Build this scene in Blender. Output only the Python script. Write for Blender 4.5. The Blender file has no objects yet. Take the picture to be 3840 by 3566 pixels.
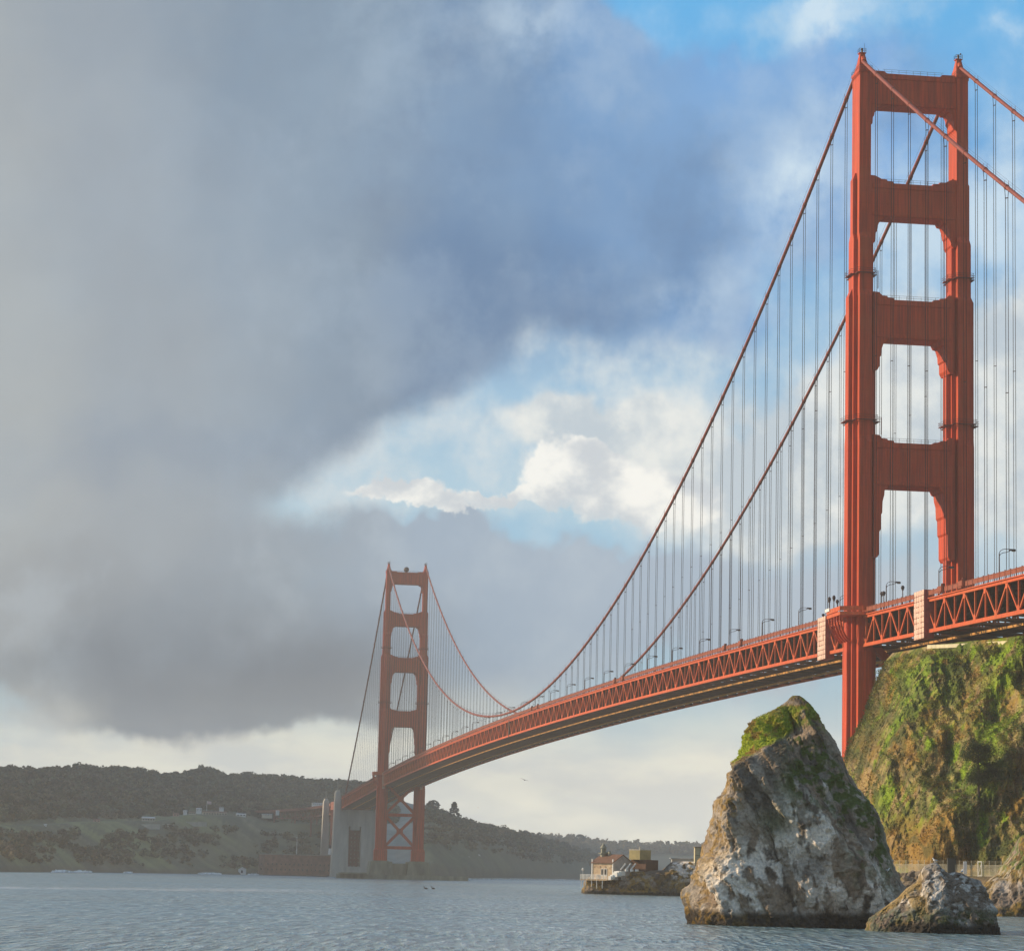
import bpy, math, random
import numpy as np
from mathutils import Vector, Matrix, noise as MN
random.seed(7); RNG = np.random.default_rng(11)
C = bpy.context.scene.collection
SC = bpy.context.scene
R = math.radians
# ---------------------------------------------------------------- camera (world: x south along the bridge, y east, z up)
CX, CY, CZ, YAW, PIT, ROLL, F = -696.6815, 206.43965, 5.01326, -0.141832, 0.1453527, 0.023556, 10225.16
FW = np.array([math.cos(PIT)*math.cos(YAW), math.cos(PIT)*math.sin(YAW), math.sin(PIT)])
RT0 = np.array([math.sin(YAW), -math.cos(YAW), 0.0]); UP0 = np.cross(RT0, FW)
RT = RT0*math.cos(ROLL)+UP0*math.sin(ROLL); UP = -RT0*math.sin(ROLL)+UP0*math.cos(ROLL)
FH = np.array([math.cos(YAW), math.sin(YAW), 0.0])
CAM = np.array([CX, CY, CZ])
cd = bpy.data.cameras.new('camera'); cam = bpy.data.objects.new('camera', cd); C.objects.link(cam)
cd.sensor_fit = 'HORIZONTAL'; cd.sensor_width = 36.0; cd.lens = F*36/3840
cd.clip_start = 1.0; cd.clip_end = 60000
cam.matrix_world = Matrix(((RT[0], UP[0], -FW[0], CX), (RT[1], UP[1], -FW[1], CY), (RT[2], UP[2], -FW[2], CZ), (0, 0, 0, 1)))
SC.camera = cam

def lin(r, g, b):
    f = lambda c: (c/12.92 if c <= .04045 else ((c+.055)/1.055)**2.4)
    return (f(r/255), f(g/255), f(b/255))

# ---------------------------------------------------------------- world: Nishita sky with cloud layers laid out by compass bearing and elevation
SUN_AZ, SUN_EL = 24.0, 21.0          # degrees from east towards south; elevation
SKY_STR = 0.1
W = bpy.data.worlds.new('World'); SC.world = W; W.use_nodes = True
nt = W.node_tree; nt.nodes.clear()
class NB:
    def __init__(s, nt): s.nt = nt
    def n(s, t, **k):
        x = s.nt.nodes.new(t)
        for a, b in k.items(): setattr(x, a, b)
        return x
    def set(s, sock, v):
        if isinstance(v, bpy.types.NodeSocket): s.nt.links.new(v, sock)
        elif isinstance(v, (tuple, list)) and len(v) == 3 and sock.type == 'RGBA': sock.default_value = (*v, 1)
        else: sock.default_value = v
    def m(s, op, a, b=0.0, c=0.0, clamp=False):
        x = s.n('ShaderNodeMath', operation=op, use_clamp=clamp)
        s.set(x.inputs[0], a); s.set(x.inputs[1], b)
        if op == 'MULTIPLY_ADD' or op == 'SMOOTH_MIN': s.set(x.inputs[2], c)
        return x.outputs[0]
    def vm(s, op, a, b):
        x = s.n('ShaderNodeVectorMath', operation=op); s.set(x.inputs[0], a); s.set(x.inputs[1], b)
        return x.outputs['Value'] if op == 'DOT_PRODUCT' else x.outputs[0]
    def mix(s, f, a, b, mode='MIX'):
        x = s.n('ShaderNodeMix', data_type='RGBA', blend_type=mode)
        s.set(x.inputs['Factor'], f); s.set(x.inputs['A'], a); s.set(x.inputs['B'], b)
        return x.outputs['Result']
    def noise(s, vec, scale, detail=4, rough=.55, dist=0):
        x = s.n('ShaderNodeTexNoise'); x.inputs['Scale'].default_value = scale; x.inputs['Detail'].default_value = detail
        x.inputs['Roughness'].default_value = rough; x.inputs['Distortion'].default_value = dist
        if vec is not None: s.set(x.inputs['Vector'], vec)
        return x.outputs['Fac']
    def ramp(s, f, stops, ease=False):
        x = s.n('ShaderNodeValToRGB'); e = x.color_ramp.elements
        if ease: x.color_ramp.interpolation = 'EASE'
        while len(e) < len(stops): e.new(.5)
        for q, (p, c) in zip(e, stops): q.position = p; q.color = (*c, 1) if len(c) == 3 else c
        s.set(x.inputs[0], f); return x.outputs[0]
    def sstep(s, v, a, b):
        x = s.n('ShaderNodeMapRange', interpolation_type='SMOOTHSTEP')
        s.set(x.inputs[0], v); x.inputs[1].default_value = a; x.inputs[2].default_value = b
        return x.outputs[0]
    def comb(s, x, y, z=0.0):
        q = s.n('ShaderNodeCombineXYZ'); s.set(q.inputs[0], x); s.set(q.inputs[1], y); s.set(q.inputs[2], z); return q.outputs[0]
B = NB(nt)
sky = B.n('ShaderNodeTexSky', sky_type='NISHITA'); sky.sun_disc = False
sky.sun_elevation = R(SUN_EL); sky.sun_rotation = R(SUN_AZ); sky.altitude = 0; sky.air_density = 1.0; sky.dust_density = .4; sky.ozone_density = 2.5
tc = B.n('ShaderNodeTexCoord'); D_ = tc.outputs['Generated']
az = B.m('ARCTAN2', B.vm('DOT_PRODUCT', D_, tuple(RT0)), B.vm('DOT_PRODUCT', D_, tuple(FH)))
sp = B.n('ShaderNodeSeparateXYZ'); B.set(sp.inputs[0], D_)
el = B.m('ARCSINE', sp.outputs[2])
A0 = B.m('MULTIPLY', az, 5.326)        # about -1..1 across the visible bearing range
E0 = B.m('MULTIPLY', el, 3.14)         # 0 at the horizon, 1 at about 18 degrees
warpv = B.comb(A0, B.m('MULTIPLY', E0, 1.5), 0)
def warped(scale, amp, off):
    w1 = B.noise(B.vm('ADD', warpv, (off, 3.1, 0)), scale, 5, .6); w2 = B.noise(B.vm('ADD', warpv, (7.7, off, 4)), scale, 5, .6)
    return (B.m('MULTIPLY_ADD', B.m('SUBTRACT', w1, .5), amp, A0), B.m('MULTIPLY_ADD', B.m('SUBTRACT', w2, .5), amp*.8, E0))
AW, EW = warped(1.6, .55, 1.3)
AC, EC = warped(6.0, .16, 5.2)
def px(x, y):
    u, v = x*1.9296, y*1.9296
    return (u-1920)/1920, (3280+.02356*(u-1920)-v)/3256
def blob(A, E, x, y, sx, sy, rot=0.0):
    """soft elliptical cloud patch: centre and size given in bearing / elevation"""
    a0, e0 = px(x, y); sa, se = sx*1.9296/1920, sy*1.9296/3256
    da = B.m('SUBTRACT', A, a0); de = B.m('MULTIPLY', B.m('SUBTRACT', E, e0), 1.7)
    if rot:
        c, s_ = math.cos(R(rot)), math.sin(R(rot))
        da, de = (B.m('ADD', B.m('MULTIPLY', da, c), B.m('MULTIPLY', de, s_)), B.m('ADD', B.m('MULTIPLY', da, -s_), B.m('MULTIPLY', de, c)))
    q = B.m('ADD', B.m('POWER', B.m('ABSOLUTE', B.m('DIVIDE', da, sa)), 2.0), B.m('POWER', B.m('ABSOLUTE', B.m('DIVIDE', de, se*1.7)), 2.0))
    return B.m('EXPONENT', B.m('MULTIPLY', q, -1.0))
def bsum(A, E, bl):
    t = None
    for b in bl:
        w = b[5] if len(b) > 5 else 1.0
        g = blob(A, E, *b[:5])
        if w != 1.0: g = B.m('MULTIPLY', g, w)
        t = g if t is None else B.m('ADD', t, g)
    return t
K = 1/SKY_STR
def em(r, g, b, k=1.0):
    c = lin(r, g, b); return tuple(x*K*k for x in c)
fine = B.noise(warpv, 5.0, 7, .6); broad = B.noise(B.vm('ADD', warpv, (2, 9, 1)), 1.7, 5, .55)
# clear sky: saturated Nishita blue
clear = B.mix(.80, B.mix(1.0, sky.outputs[0], (.75, 1.0, 1.22), 'MULTIPLY'), B.ramp(E0, [(0, em(176, 206, 222)), (.5, em(150, 194, 224)), (.8, em(110, 172, 226)), (1, em(92, 180, 238))]))
# light blue-white veils
veil = B.m('MULTIPLY', B.sstep(fine, .46, .72), .45)
col = B.mix(veil, clear, em(196, 214, 228))
# grey storm mass: pale on the left, slate blue towards the middle
storm_col = B.ramp(AW, [(0, em(158, 165, 172)), (.001, em(158, 165, 172))])
sc_t = B.m('ADD', B.m('MULTIPLY_ADD', AW, .5, .5), B.m('MULTIPLY', B.m('SUBTRACT', E0, .55), .16))
storm_col = B.ramp(sc_t, [(0, em(163, 168, 172)), (.12, em(149, 157, 167)), (.33, em(121, 137, 157)), (.50, em(98, 128, 166)), (.66, em(86, 136, 192)), (.82, em(86, 148, 212)), (1, em(88, 156, 224))], True)
storm_col = B.mix(B.m('MULTIPLY', B.sstep(broad, .38, .72), B.m('MULTIPLY_ADD', B.sstep(A0, -.9, 0), .6, .4)), storm_col, B.mix(.26, storm_col, em(180, 206, 230)))
storm = bsum(AW, EW, [(-100, 300, 900, 620, 0), (350, 620, 520, 420, 25), (900, 330, 430, 260, 0), (1260, 420, 330, 230, 15), (1130, 560, 300, 90, 12), (700, 720, 260, 150, 35, .8), (-150, 900, 500, 330, 0, .9), (1700, 330, 420, 190, 0, .55), (1500, 130, 300, 90, 0, .5), (1230, 150, 330, 150, 0, .75)])
storm_col = B.mix(B.m('MULTIPLY', B.sstep(B.noise(B.vm('ADD', warpv, (5, 1, 7)), 4.2, 8, .62), .42, .66), B.m('MULTIPLY_ADD', B.sstep(A0, -.9, .1), .26, .05)), storm_col, em(190, 206, 222))
storm_col = B.mix(B.m('MULTIPLY', B.sstep(B.noise(B.vm('ADD', warpv, (8, 4, 2)), 3.0, 8, .6), .50, .70), B.m('MULTIPLY_ADD', B.sstep(A0, -.9, .1), .30, .05)), storm_col, em(88, 108, 140))
storm_m = B.sstep(storm, .30, .78)
col = B.mix(B.m('MULTIPLY', storm_m, .94), col, storm_col)
# darker underside patches
dark = bsum(AW, EW, [(1080, 560, 330, 75, 8), (1330, 330, 260, 160, 10, .6), (820, 760, 230, 80, 35, .6), (350, 850, 420, 70, 10, .35)])
col = B.mix(B.m('MULTIPLY', B.m('MINIMUM', dark, 1.0), .55), col, em(90, 122, 162))
# high white cloud puffs, top right
hi = B.m('MULTIPLY', bsum(AC, EC, [(1600, 50, 75, 42, 10), (1010, 60, 110, 60, 0, .55), (1950, 95, 60, 30, 0, .6), (1330, 60, 100, 40, 0, .5), (1640, 210, 90, 60, 0, .45), (1560, 330, 60, 80, 20, .7), (1500, 420, 80, 110, 15, .6), (1750, 480, 150, 160, 0, .75), (1950, 420, 90, 200, 0, .7), (1350, 590, 120, 60, 0, .5)]), B.sstep(fine, .30, .62))
col = B.mix(B.m('MINIMUM', hi, .85), col, em(205, 224, 240))
# clear light-blue gap under the diagonal edge of the storm cloud
AG, EG = B.m('MULTIPLY_ADD', AC, .5, B.m('MULTIPLY', A0, .5)), B.m('MULTIPLY_ADD', EC, .6, B.m('MULTIPLY', E0, .4))
dl = B.m('SUBTRACT', B.m('MINIMUM', B.m('MULTIPLY_ADD', AG, .381, .616), .63), EG)
gap = B.m('MULTIPLY', B.m('MULTIPLY', B.sstep(dl, -.015, .045), B.sstep(AG, -.56, -.44)), B.m('MULTIPLY', B.sstep(AG, .62, .35), B.sstep(EG, .385, .425)))
gap_c = B.mix(B.sstep(fine, .40, .66), B.ramp(EG, [(.40, em(176, 206, 224)), (.55, em(152, 190, 220)), (.63, em(128, 164, 202))]), em(204, 217, 227))
col = B.mix(B.m('MULTIPLY', gap, .95), col, gap_c)
# pale cloud field behind the near tower and right of centre
pale = bsum(AW, EW, [(1750, 830, 430, 150, 0), (1950, 950, 300, 230, 0), (1150, 815, 210, 46, 3, .9), (1350, 830, 260, 80, 0, .8), (1480, 980, 240, 120, 0, .8)])
pale_c = B.mix(B.sstep(fine, .38, .62), em(190, 201, 212), em(232, 234, 233))
col = B.mix(B.m('MULTIPLY', B.sstep(pale, .22, .85), .9), col, pale_c)
# lower grey deck and its lighter gaps
low = bsum(AW, EW, [(560, 1300, 560, 110, 0), (120, 1180, 420, 160, 0, .9), (1000, 1120, 380, 95, 0, .85), (800, 1025, 220, 34, 0, .9), (1150, 1060, 260, 40, 0, .8), (1350, 1180, 300, 110, 0, .7), (500, 1130, 460, 120, 0, .6), (1650, 1260, 420, 130, 0, .8)])
low_c = B.ramp(sc_t, [(0, em(150, 156, 163)), (.2, em(141, 153, 167)), (.40, em(150, 168, 190)), (.6, em(160, 177, 198)), (.75, em(172, 186, 204)), (1, em(205, 212, 218))], True)
low_c = B.mix(B.m('MINIMUM', bsum(AW, EW, [(450, 1330, 420, 80, 2, .8), (330, 1240, 380, 50, 0, .35)]), .92), low_c, em(112, 118, 128))
low_n = B.noise(B.vm('ADD', warpv, (1, 6, 3)), 5.0, 7, .6); low_c = B.mix(B.m('MULTIPLY', B.sstep(low_n, .45, .68), .35), low_c, em(186, 198, 210))
col = B.mix(B.m('MULTIPLY', B.sstep(B.m('MULTIPLY_ADD', B.m('SUBTRACT', low_n, .5), .5, low), .15, .95), .93), col, low_c)
# sunlit cumulus heads
cu_n = B.noise(B.vm('ADD', B.comb(A0, B.m('MULTIPLY', E0, 2.2)), (.3, .2, .1)), 7.0, 6, .55)
cu = B.m('ADD', bsum(AC, EC, [(755, 966, 72, 19, 4), (820, 962, 45, 22, 0, .8), (925, 976, 75, 17, 0), (1065, 932, 58, 52, 20), (1175, 888, 72, 30, -12), (1225, 965, 72, 42, 0), (1130, 930, 70, 50, 0, .8), (1010, 988, 100, 20, 0, .9), (1330, 985, 90, 34, 0, .75), (1120, 975, 80, 30, 0, .8), (1760, 1010, 200, 40, 0, .5)]), B.m('MULTIPLY', B.m('SUBTRACT', cu_n, .5), .85))
cu_m = B.m('MULTIPLY', B.sstep(cu, .27, .66), B.sstep(EC, .378, .432))
cu_c = B.mix(B.sstep(B.noise(B.vm('ADD', B.comb(A0, B.m('MULTIPLY', E0, 2.0)), (3.3, 1.2, 0)), 7.0, 5, .55), .40, .62), em(200, 207, 216), em(248, 247, 244))
col = B.mix(B.m('MULTIPLY', cu_m, .95), col, cu_c)
# pale warm band above the horizon
hz = B.sstep(B.m('MULTIPLY_ADD', B.m('SUBTRACT', broad, .5), .12, E0), .235, .12)
hz_c = B.mix(B.sstep(B.noise(B.comb(A0, B.m('MULTIPLY', E0, 5.0)), 3.5, 5, .55), .38, .66), em(208, 207, 202), em(236, 230, 212))
hzl = B.m('MULTIPLY', B.m('MAXIMUM', hz, B.m('MINIMUM', bsum(AW, EW, [(20, 1440, 190, 55, 10), (1000, 1500, 150, 60, -10, .6), (500, 1470, 600, 26, 0, .8)]), 1.0)), .9)
col = B.mix(hzl, col, hz_c)
# heavy grey shelf of cloud low on the left, with a crisp lower edge
ES, AS = B.m('MULTIPLY_ADD', EC, .55, B.m('MULTIPLY', EW, .45)), B.m('MULTIPLY_ADD', AC, .6, B.m('MULTIPLY', AW, .4))
shelf = B.m('MULTIPLY', B.m('MULTIPLY', B.sstep(ES, .158, .182), B.sstep(ES, .37, .22)), B.m('MULTIPLY', B.sstep(AS, -.92, -.74), B.sstep(AS, -.02, -.34)))
col = B.mix(B.m('MULTIPLY', shelf, .82), col, em(114, 122, 134))
# the air near the horizon is brighter
hb = B.m('MULTIPLY_ADD', B.sstep(E0, .22, .06), .62, 1.0)
col = B.mix(1.0, col, B.comb(hb, hb, B.m('MULTIPLY', hb, .97)), 'MULTIPLY')
# everything outside the photographed bearings: plain broken overcast with blue gaps
gen = B.mix(B.sstep(B.noise(D_, 3.0, 5, .55), .40, .62), B.mix(.5, clear, em(122, 160, 204)), em(164, 169, 174))
out_m = B.m('MAXIMUM', B.sstep(B.m('ABSOLUTE', A0), 1.25, 2.2), B.sstep(E0, 1.12, 1.6))
col = B.mix(out_m, col, gen)
# below the horizon: dim sea colour
col = B.mix(B.sstep(E0, -.01, -.05), col, em(90, 104, 116))
bg = B.n('ShaderNodeBackground'); B.set(bg.inputs[0], col); bg.inputs[1].default_value = SKY_STR
wo = B.n('ShaderNodeOutputWorld'); nt.links.new(bg.outputs[0], wo.inputs[0])
# ---------------------------------------------------------------- sun
sd = bpy.data.lights.new('sun', 'SUN'); sun = bpy.data.objects.new('sun', sd); C.objects.link(sun)
sd.energy = 5.0; sd.angle = R(.5); sd.color = (1.0, .80, .55)
SD = Vector((math.cos(R(SUN_EL))*math.sin(R(SUN_AZ)), math.cos(R(SUN_EL))*math.cos(R(SUN_AZ)), math.sin(R(SUN_EL))))
sun.rotation_euler = SD.to_track_quat('Z', 'Y').to_euler()
SC.view_settings.view_transform = 'Standard'; SC.view_settings.look = 'None'
SC.view_settings.exposure = 0.12; SC.view_settings.gamma = 1.0
SC.render.engine = 'CYCLES'
SC.cycles.max_bounces = 6; SC.cycles.volume_bounces = 0; SC.cycles.use_denoising = True

# ---------------------------------------------------------------- geometry of the picture -> world
def ray(u, v): return FW + RT*(u-1920)/F - UP*(v-1783)/F
def at(u, v, D):
    d = ray(u, v); return CAM + d*(D/math.hypot(d[0], d[1]))
def hor(u): return 3280.226+.02356*(u-1920)
def ground(u, D):
    p = at(u, hor(u), D); return p[0], p[1]
def ZV(u, v, D): return at(u, v, D)[2]
def ip(x, pts): return float(np.interp(x, [p[0] for p in pts], [p[1] for p in pts]))

# ---------------------------------------------------------------- object helpers
class MB:
    def __init__(s): s.v = []; s.f = []
    def add(s, vs, fs):
        o = len(s.v); s.v += [tuple(map(float, p)) for p in vs]; s.f += [tuple(o+i for i in f) for f in fs]
    def box(s, x0, x1, y0, y1, z0, z1):
        s.add([(x0, y0, z0), (x1, y0, z0), (x1, y1, z0), (x0, y1, z0), (x0, y0, z1), (x1, y0, z1), (x1, y1, z1), (x0, y1, z1)],
              [(0, 3, 2, 1), (4, 5, 6, 7), (0, 1, 5, 4), (1, 2, 6, 5), (2, 3, 7, 6), (3, 0, 4, 7)])
    def frus(s, cx, cy, z0, hx0, hy0, z1, hx1, hy1):
        s.add([(cx-hx0, cy-hy0, z0), (cx+hx0, cy-hy0, z0), (cx+hx0, cy+hy0, z0), (cx-hx0, cy+hy0, z0), (cx-hx1, cy-hy1, z1), (cx+hx1, cy-hy1, z1), (cx+hx1, cy+hy1, z1), (cx-hx1, cy+hy1, z1)],
              [(0, 3, 2, 1), (4, 5, 6, 7), (0, 1, 5, 4), (1, 2, 6, 5), (2, 3, 7, 6), (3, 0, 4, 7)])
    def bar(s, a, b, w, h, up=(0, 0, 1)):
        a = Vector(a); b = Vector(b); d = (b-a).normalized(); u = Vector(up)
        if abs(d.dot(u)) > .98: u = Vector((0, 1, 0))
        sd_ = d.cross(u).normalized(); u = sd_.cross(d)
        vs = []
        for p in (a, b):
            for i, j in ((-1, -1), (1, -1), (1, 1), (-1, 1)): vs.append(p+sd_*(i*w/2)+u*(j*h/2))
        s.add(vs, [(0, 1, 2, 3), (4, 7, 6, 5), (0, 4, 5, 1), (1, 5, 6, 2), (2, 6, 7, 3), (3, 7, 4, 0)])
    def tube(s, pts, r, n=6, cap=True):
        pts = [Vector(p) for p in pts]; rs = r if isinstance(r, (list, tuple)) else [r]*len(pts)
        vs = []; N = len(pts)
        for i, p in enumerate(pts):
            d = (pts[min(i+1, N-1)]-pts[max(i-1, 0)]).normalized()
            ref = Vector((0, 1, 0)) if abs(d.y) < .9 else Vector((1, 0, 0))
            a = d.cross(ref).normalized(); b = d.cross(a)
            for k in range(n):
                t = 2*math.pi*k/n; vs.append(p+(a*math.cos(t)+b*math.sin(t))*rs[i])
        fs = [(i*n+k, i*n+(k+1) % n, (i+1)*n+(k+1) % n, (i+1)*n+k) for i in range(N-1) for k in range(n)]
        if cap: fs += [tuple(range(n-1, -1, -1)), tuple((N-1)*n+k for k in range(n))]
        s.add(vs, fs)
    def ell(s, c, rx, ry, rz, nu=12, nv=8):
        vs = [(c[0], c[1], c[2]-rz)]
        for j in range(1, nv):
            t = -math.pi/2+math.pi*j/nv
            for i in range(nu):
                p = 2*math.pi*i/nu; vs.append((c[0]+rx*math.cos(t)*math.cos(p), c[1]+ry*math.cos(t)*math.sin(p), c[2]+rz*math.sin(t)))
        vs.append((c[0], c[1], c[2]+rz)); L_ = len(vs)-1
        fs = [(0, 1+(i+1) % nu, 1+i) for i in range(nu)]
        for j in range(nv-2):
            for i in range(nu):
                a = 1+j*nu; fs.append((a+i, a+(i+1) % nu, a+nu+(i+1) % nu, a+nu+i))
        a = 1+(nv-2)*nu; fs += [(a+i, a+(i+1) % nu, L_) for i in range(nu)]
        s.add(vs, fs)
    def prism(s, poly, ax, lo, hi):
        """polygon (p,q) extruded along axis ax: 'x' -> poly is (y,z); 'y' -> (x,z); 'z' -> (x,y)"""
        n = len(poly)
        def mk(p, w): return (w, p[0], p[1]) if ax == 'x' else ((p[0], w, p[1]) if ax == 'y' else (p[0], p[1], w))
        vs = [mk(p, lo) for p in poly]+[mk(p, hi) for p in poly]
        fs = [tuple(range(n-1, -1, -1)), tuple(range(n, 2*n))]+[(i, (i+1) % n, n+(i+1) % n, n+i) for i in range(n)]
        s.add(vs, fs)
    def build(s, name, mat, parent=None, smooth=False, M=None):
        me = bpy.data.meshes.new(name)
        vs = s.v if M is None else [tuple(M @ Vector(p)) for p in s.v]
        me.from_pydata(vs, [], s.f); me.update()
        if mat: me.materials.append(mat)
        if smooth: me.polygons.foreach_set('use_smooth', [True]*len(me.polygons))
        o = bpy.data.objects.new(name, me); C.objects.link(o)
        if parent: o.parent = parent
        return o
def tag(o, label=None, cat=None, group=None, kind=None):
    if label: o['label'] = label
    if cat: o['category'] = cat
    if group: o['group'] = group
    if kind: o['kind'] = kind
    return o
def empty(name, loc=(0, 0, 0), rz=0.0, parent=None):
    o = bpy.data.objects.new(name, None); C.objects.link(o); o.location = loc; o.rotation_euler = (0, 0, rz)
    if parent: o.parent = parent
    return o
def copy_tree(o, parent=None):
    c = o.copy(); C.objects.link(c)
    if parent: c.parent = parent
    for ch in list(o.children): copy_tree(ch, c)
    return c
def grid_mesh(name, V, nu, nv, mat, cols=None, parent=None, wrap=False, smooth=True):
    """V: (nv,nu,3) array -> sheet"""
    me = bpy.data.meshes.new(name)
    idx = np.arange(nu*nv).reshape(nv, nu)
    if wrap: a = idx[:-1]; q = np.stack([a, np.roll(a, -1, 1), np.roll(idx[1:], -1, 1), idx[1:]], -1).reshape(-1, 4)
    else: q = np.stack([idx[:-1, :-1], idx[:-1, 1:], idx[1:, 1:], idx[1:, :-1]], -1).reshape(-1, 4)
    fast_mesh(me, V.reshape(-1, 3), q)
    me.materials.append(mat)
    if smooth: me.polygons.foreach_set('use_smooth', np.ones(len(me.polygons), bool))
    if cols is not None:
        at_ = me.color_attributes.new('Col', 'FLOAT_COLOR', 'POINT')
        c4 = np.ones((nu*nv, 4), np.float32); c4[:, :3] = cols.reshape(-1, 3); at_.data.foreach_set('color', c4.ravel())
    o = bpy.data.objects.new(name, me); C.objects.link(o)
    if parent: o.parent = parent
    return o
def fast_mesh(me, V, Q):
    V = np.asarray(V, np.float32); Q = np.asarray(Q, np.int32); k = Q.shape[1]
    me.vertices.add(len(V)); me.vertices.foreach_set('co', V.ravel())
    me.loops.add(Q.size); me.loops.foreach_set('vertex_index', Q.ravel())
    me.polygons.add(len(Q)); me.polygons.foreach_set('loop_start', np.arange(0, Q.size, k, dtype=np.int32)); me.polygons.foreach_set('loop_total', np.full(len(Q), k, np.int32))
    me.update(calc_edges=True); me.validate()
def leaves(name, P, S, mat, cols=None, parent=None, flat=.5, aspect=.6):
    """leaf-sized faces at points P with sizes S, random orientation"""
    P = np.asarray(P, float); n = len(P); S = np.asarray(S, float).reshape(-1, 1)
    a = RNG.normal(size=(n, 3)); a[:, 2] *= flat; a /= np.linalg.norm(a, axis=1, keepdims=True)
    b = np.cross(a, RNG.normal(size=(n, 3))); b /= np.linalg.norm(b, axis=1, keepdims=True)+1e-9
    b *= aspect
    V = np.stack([P-a*S*.5, P+b*S*.5, P+a*S*.5, P-b*S*.5], 1).reshape(-1, 3)
    me = bpy.data.meshes.new(name); fast_mesh(me, V, np.arange(4*n).reshape(n, 4)); me.materials.append(mat)
    if cols is not None:
        at_ = me.color_attributes.new('Col', 'FLOAT_COLOR', 'POINT')
        c4 = np.ones((4*n, 4), np.float32); c4[:, :3] = np.repeat(np.asarray(cols), 4, 0); at_.data.foreach_set('color', c4.ravel())
    o = bpy.data.objects.new(name, me); C.objects.link(o)
    if parent: o.parent = parent
    return o
# vectorised value noise (numpy) for terrain and rock
_perm = RNG.permutation(4096)
def _h(i, j, k): return _perm[(_perm[(_perm[i & 4095]+j) & 4095]+k) & 4095]/4095.0
def vn(p, linear=False):
    p = np.asarray(p, float); i = np.floor(p).astype(int); f = p-i
    if not linear: f = f*f*f*(f*(f*6-15)+10)
    r = 0
    for a in (0, 1):
        for b in (0, 1):
            for c in (0, 1):
                w = (f[..., 0] if a else 1-f[..., 0])*(f[..., 1] if b else 1-f[..., 1])*(f[..., 2] if c else 1-f[..., 2])
                r = r+w*_h(i[..., 0]+a, i[..., 1]+b, i[..., 2]+c)
    return r
def fbm(p, octv=4, g=.5, l=2.03):
    p = np.asarray(p, float); t = 0; a = 1; s = 0
    for o in range(octv):
        t = t+a*vn(p+o*17.31); s += a; a *= g; p = p*l
    return t/s
def ridged(p, octv=4, g=.5):
    p = np.asarray(p, float); t = 0; a = 1; s = 0
    for o in range(octv):
        t = t+a*(1-np.abs(2*vn(p+o*9.7)-1)); s += a; a *= g; p = p*2.07
    return t/s
def facets(p): return vn(p, True)*.62+vn(np.asarray(p)*2.3+11, True)*.26+vn(np.asarray(p)*4.9+5, True)*.12
def ss(x, a, b):
    t = np.clip((x-a)/(b-a), 0, 1); return t*t*(3-2*t)
def lerp(a, b, t): return a+(b-a)*t[..., None] if isinstance(t, np.ndarray) else a+(b-a)*t

# ---------------------------------------------------------------- materials
def mat(name, base, rough=.7, var=.2, scale=.5, metal=0.0, bump=0.0, bscale=4.0, col2=None, stretch=(1, 1, 1), spec=.4, attr=False, fine=(.75, 1.25)):
    m = bpy.data.materials.new(name); m.use_nodes = True; t = m.node_tree; t.nodes.clear(); b = NB(t)
    geo = b.n('ShaderNodeNewGeometry'); pos = b.vm('MULTIPLY', geo.outputs['Position'], stretch)
    n = b.noise(pos, scale, 6, .6)
    bs = b.n('ShaderNodeBsdfPrincipled')
    if attr:
        at_ = b.n('ShaderNodeAttribute', attribute_name='Col'); c0 = at_.outputs['Color']
        k = b.m('MULTIPLY_ADD', n, (fine[1]-fine[0])*1.6, fine[0]-(fine[1]-fine[0])*.3)
        c = b.mix(1.0, c0, b.comb(k, k, k), 'MULTIPLY')
    else:
        c2 = col2 or tuple(x*(1-var) for x in base); c1 = tuple(min(1, x*(1+var*.6)) for x in base)
        c = b.ramp(n, [(.32, c2), (.66, c1)])
    b.set(bs.inputs['Base Color'], c); bs.inputs['Roughness'].default_value = rough; bs.inputs['Metallic'].default_value = metal
    bs.inputs['Specular IOR Level'].default_value = spec
    if bump:
        bn = b.n('ShaderNodeBump'); bn.inputs['Strength'].default_value = 1.0; bn.inputs['Distance'].default_value = bump
        b.set(bn.inputs['Height'], b.noise(pos, bscale, 8, .65)); t.links.new(bn.outputs[0], bs.inputs['Normal'])
    o = b.n('ShaderNodeOutputMaterial'); t.links.new(bs.outputs[0], o.inputs[0]); return m
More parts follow.
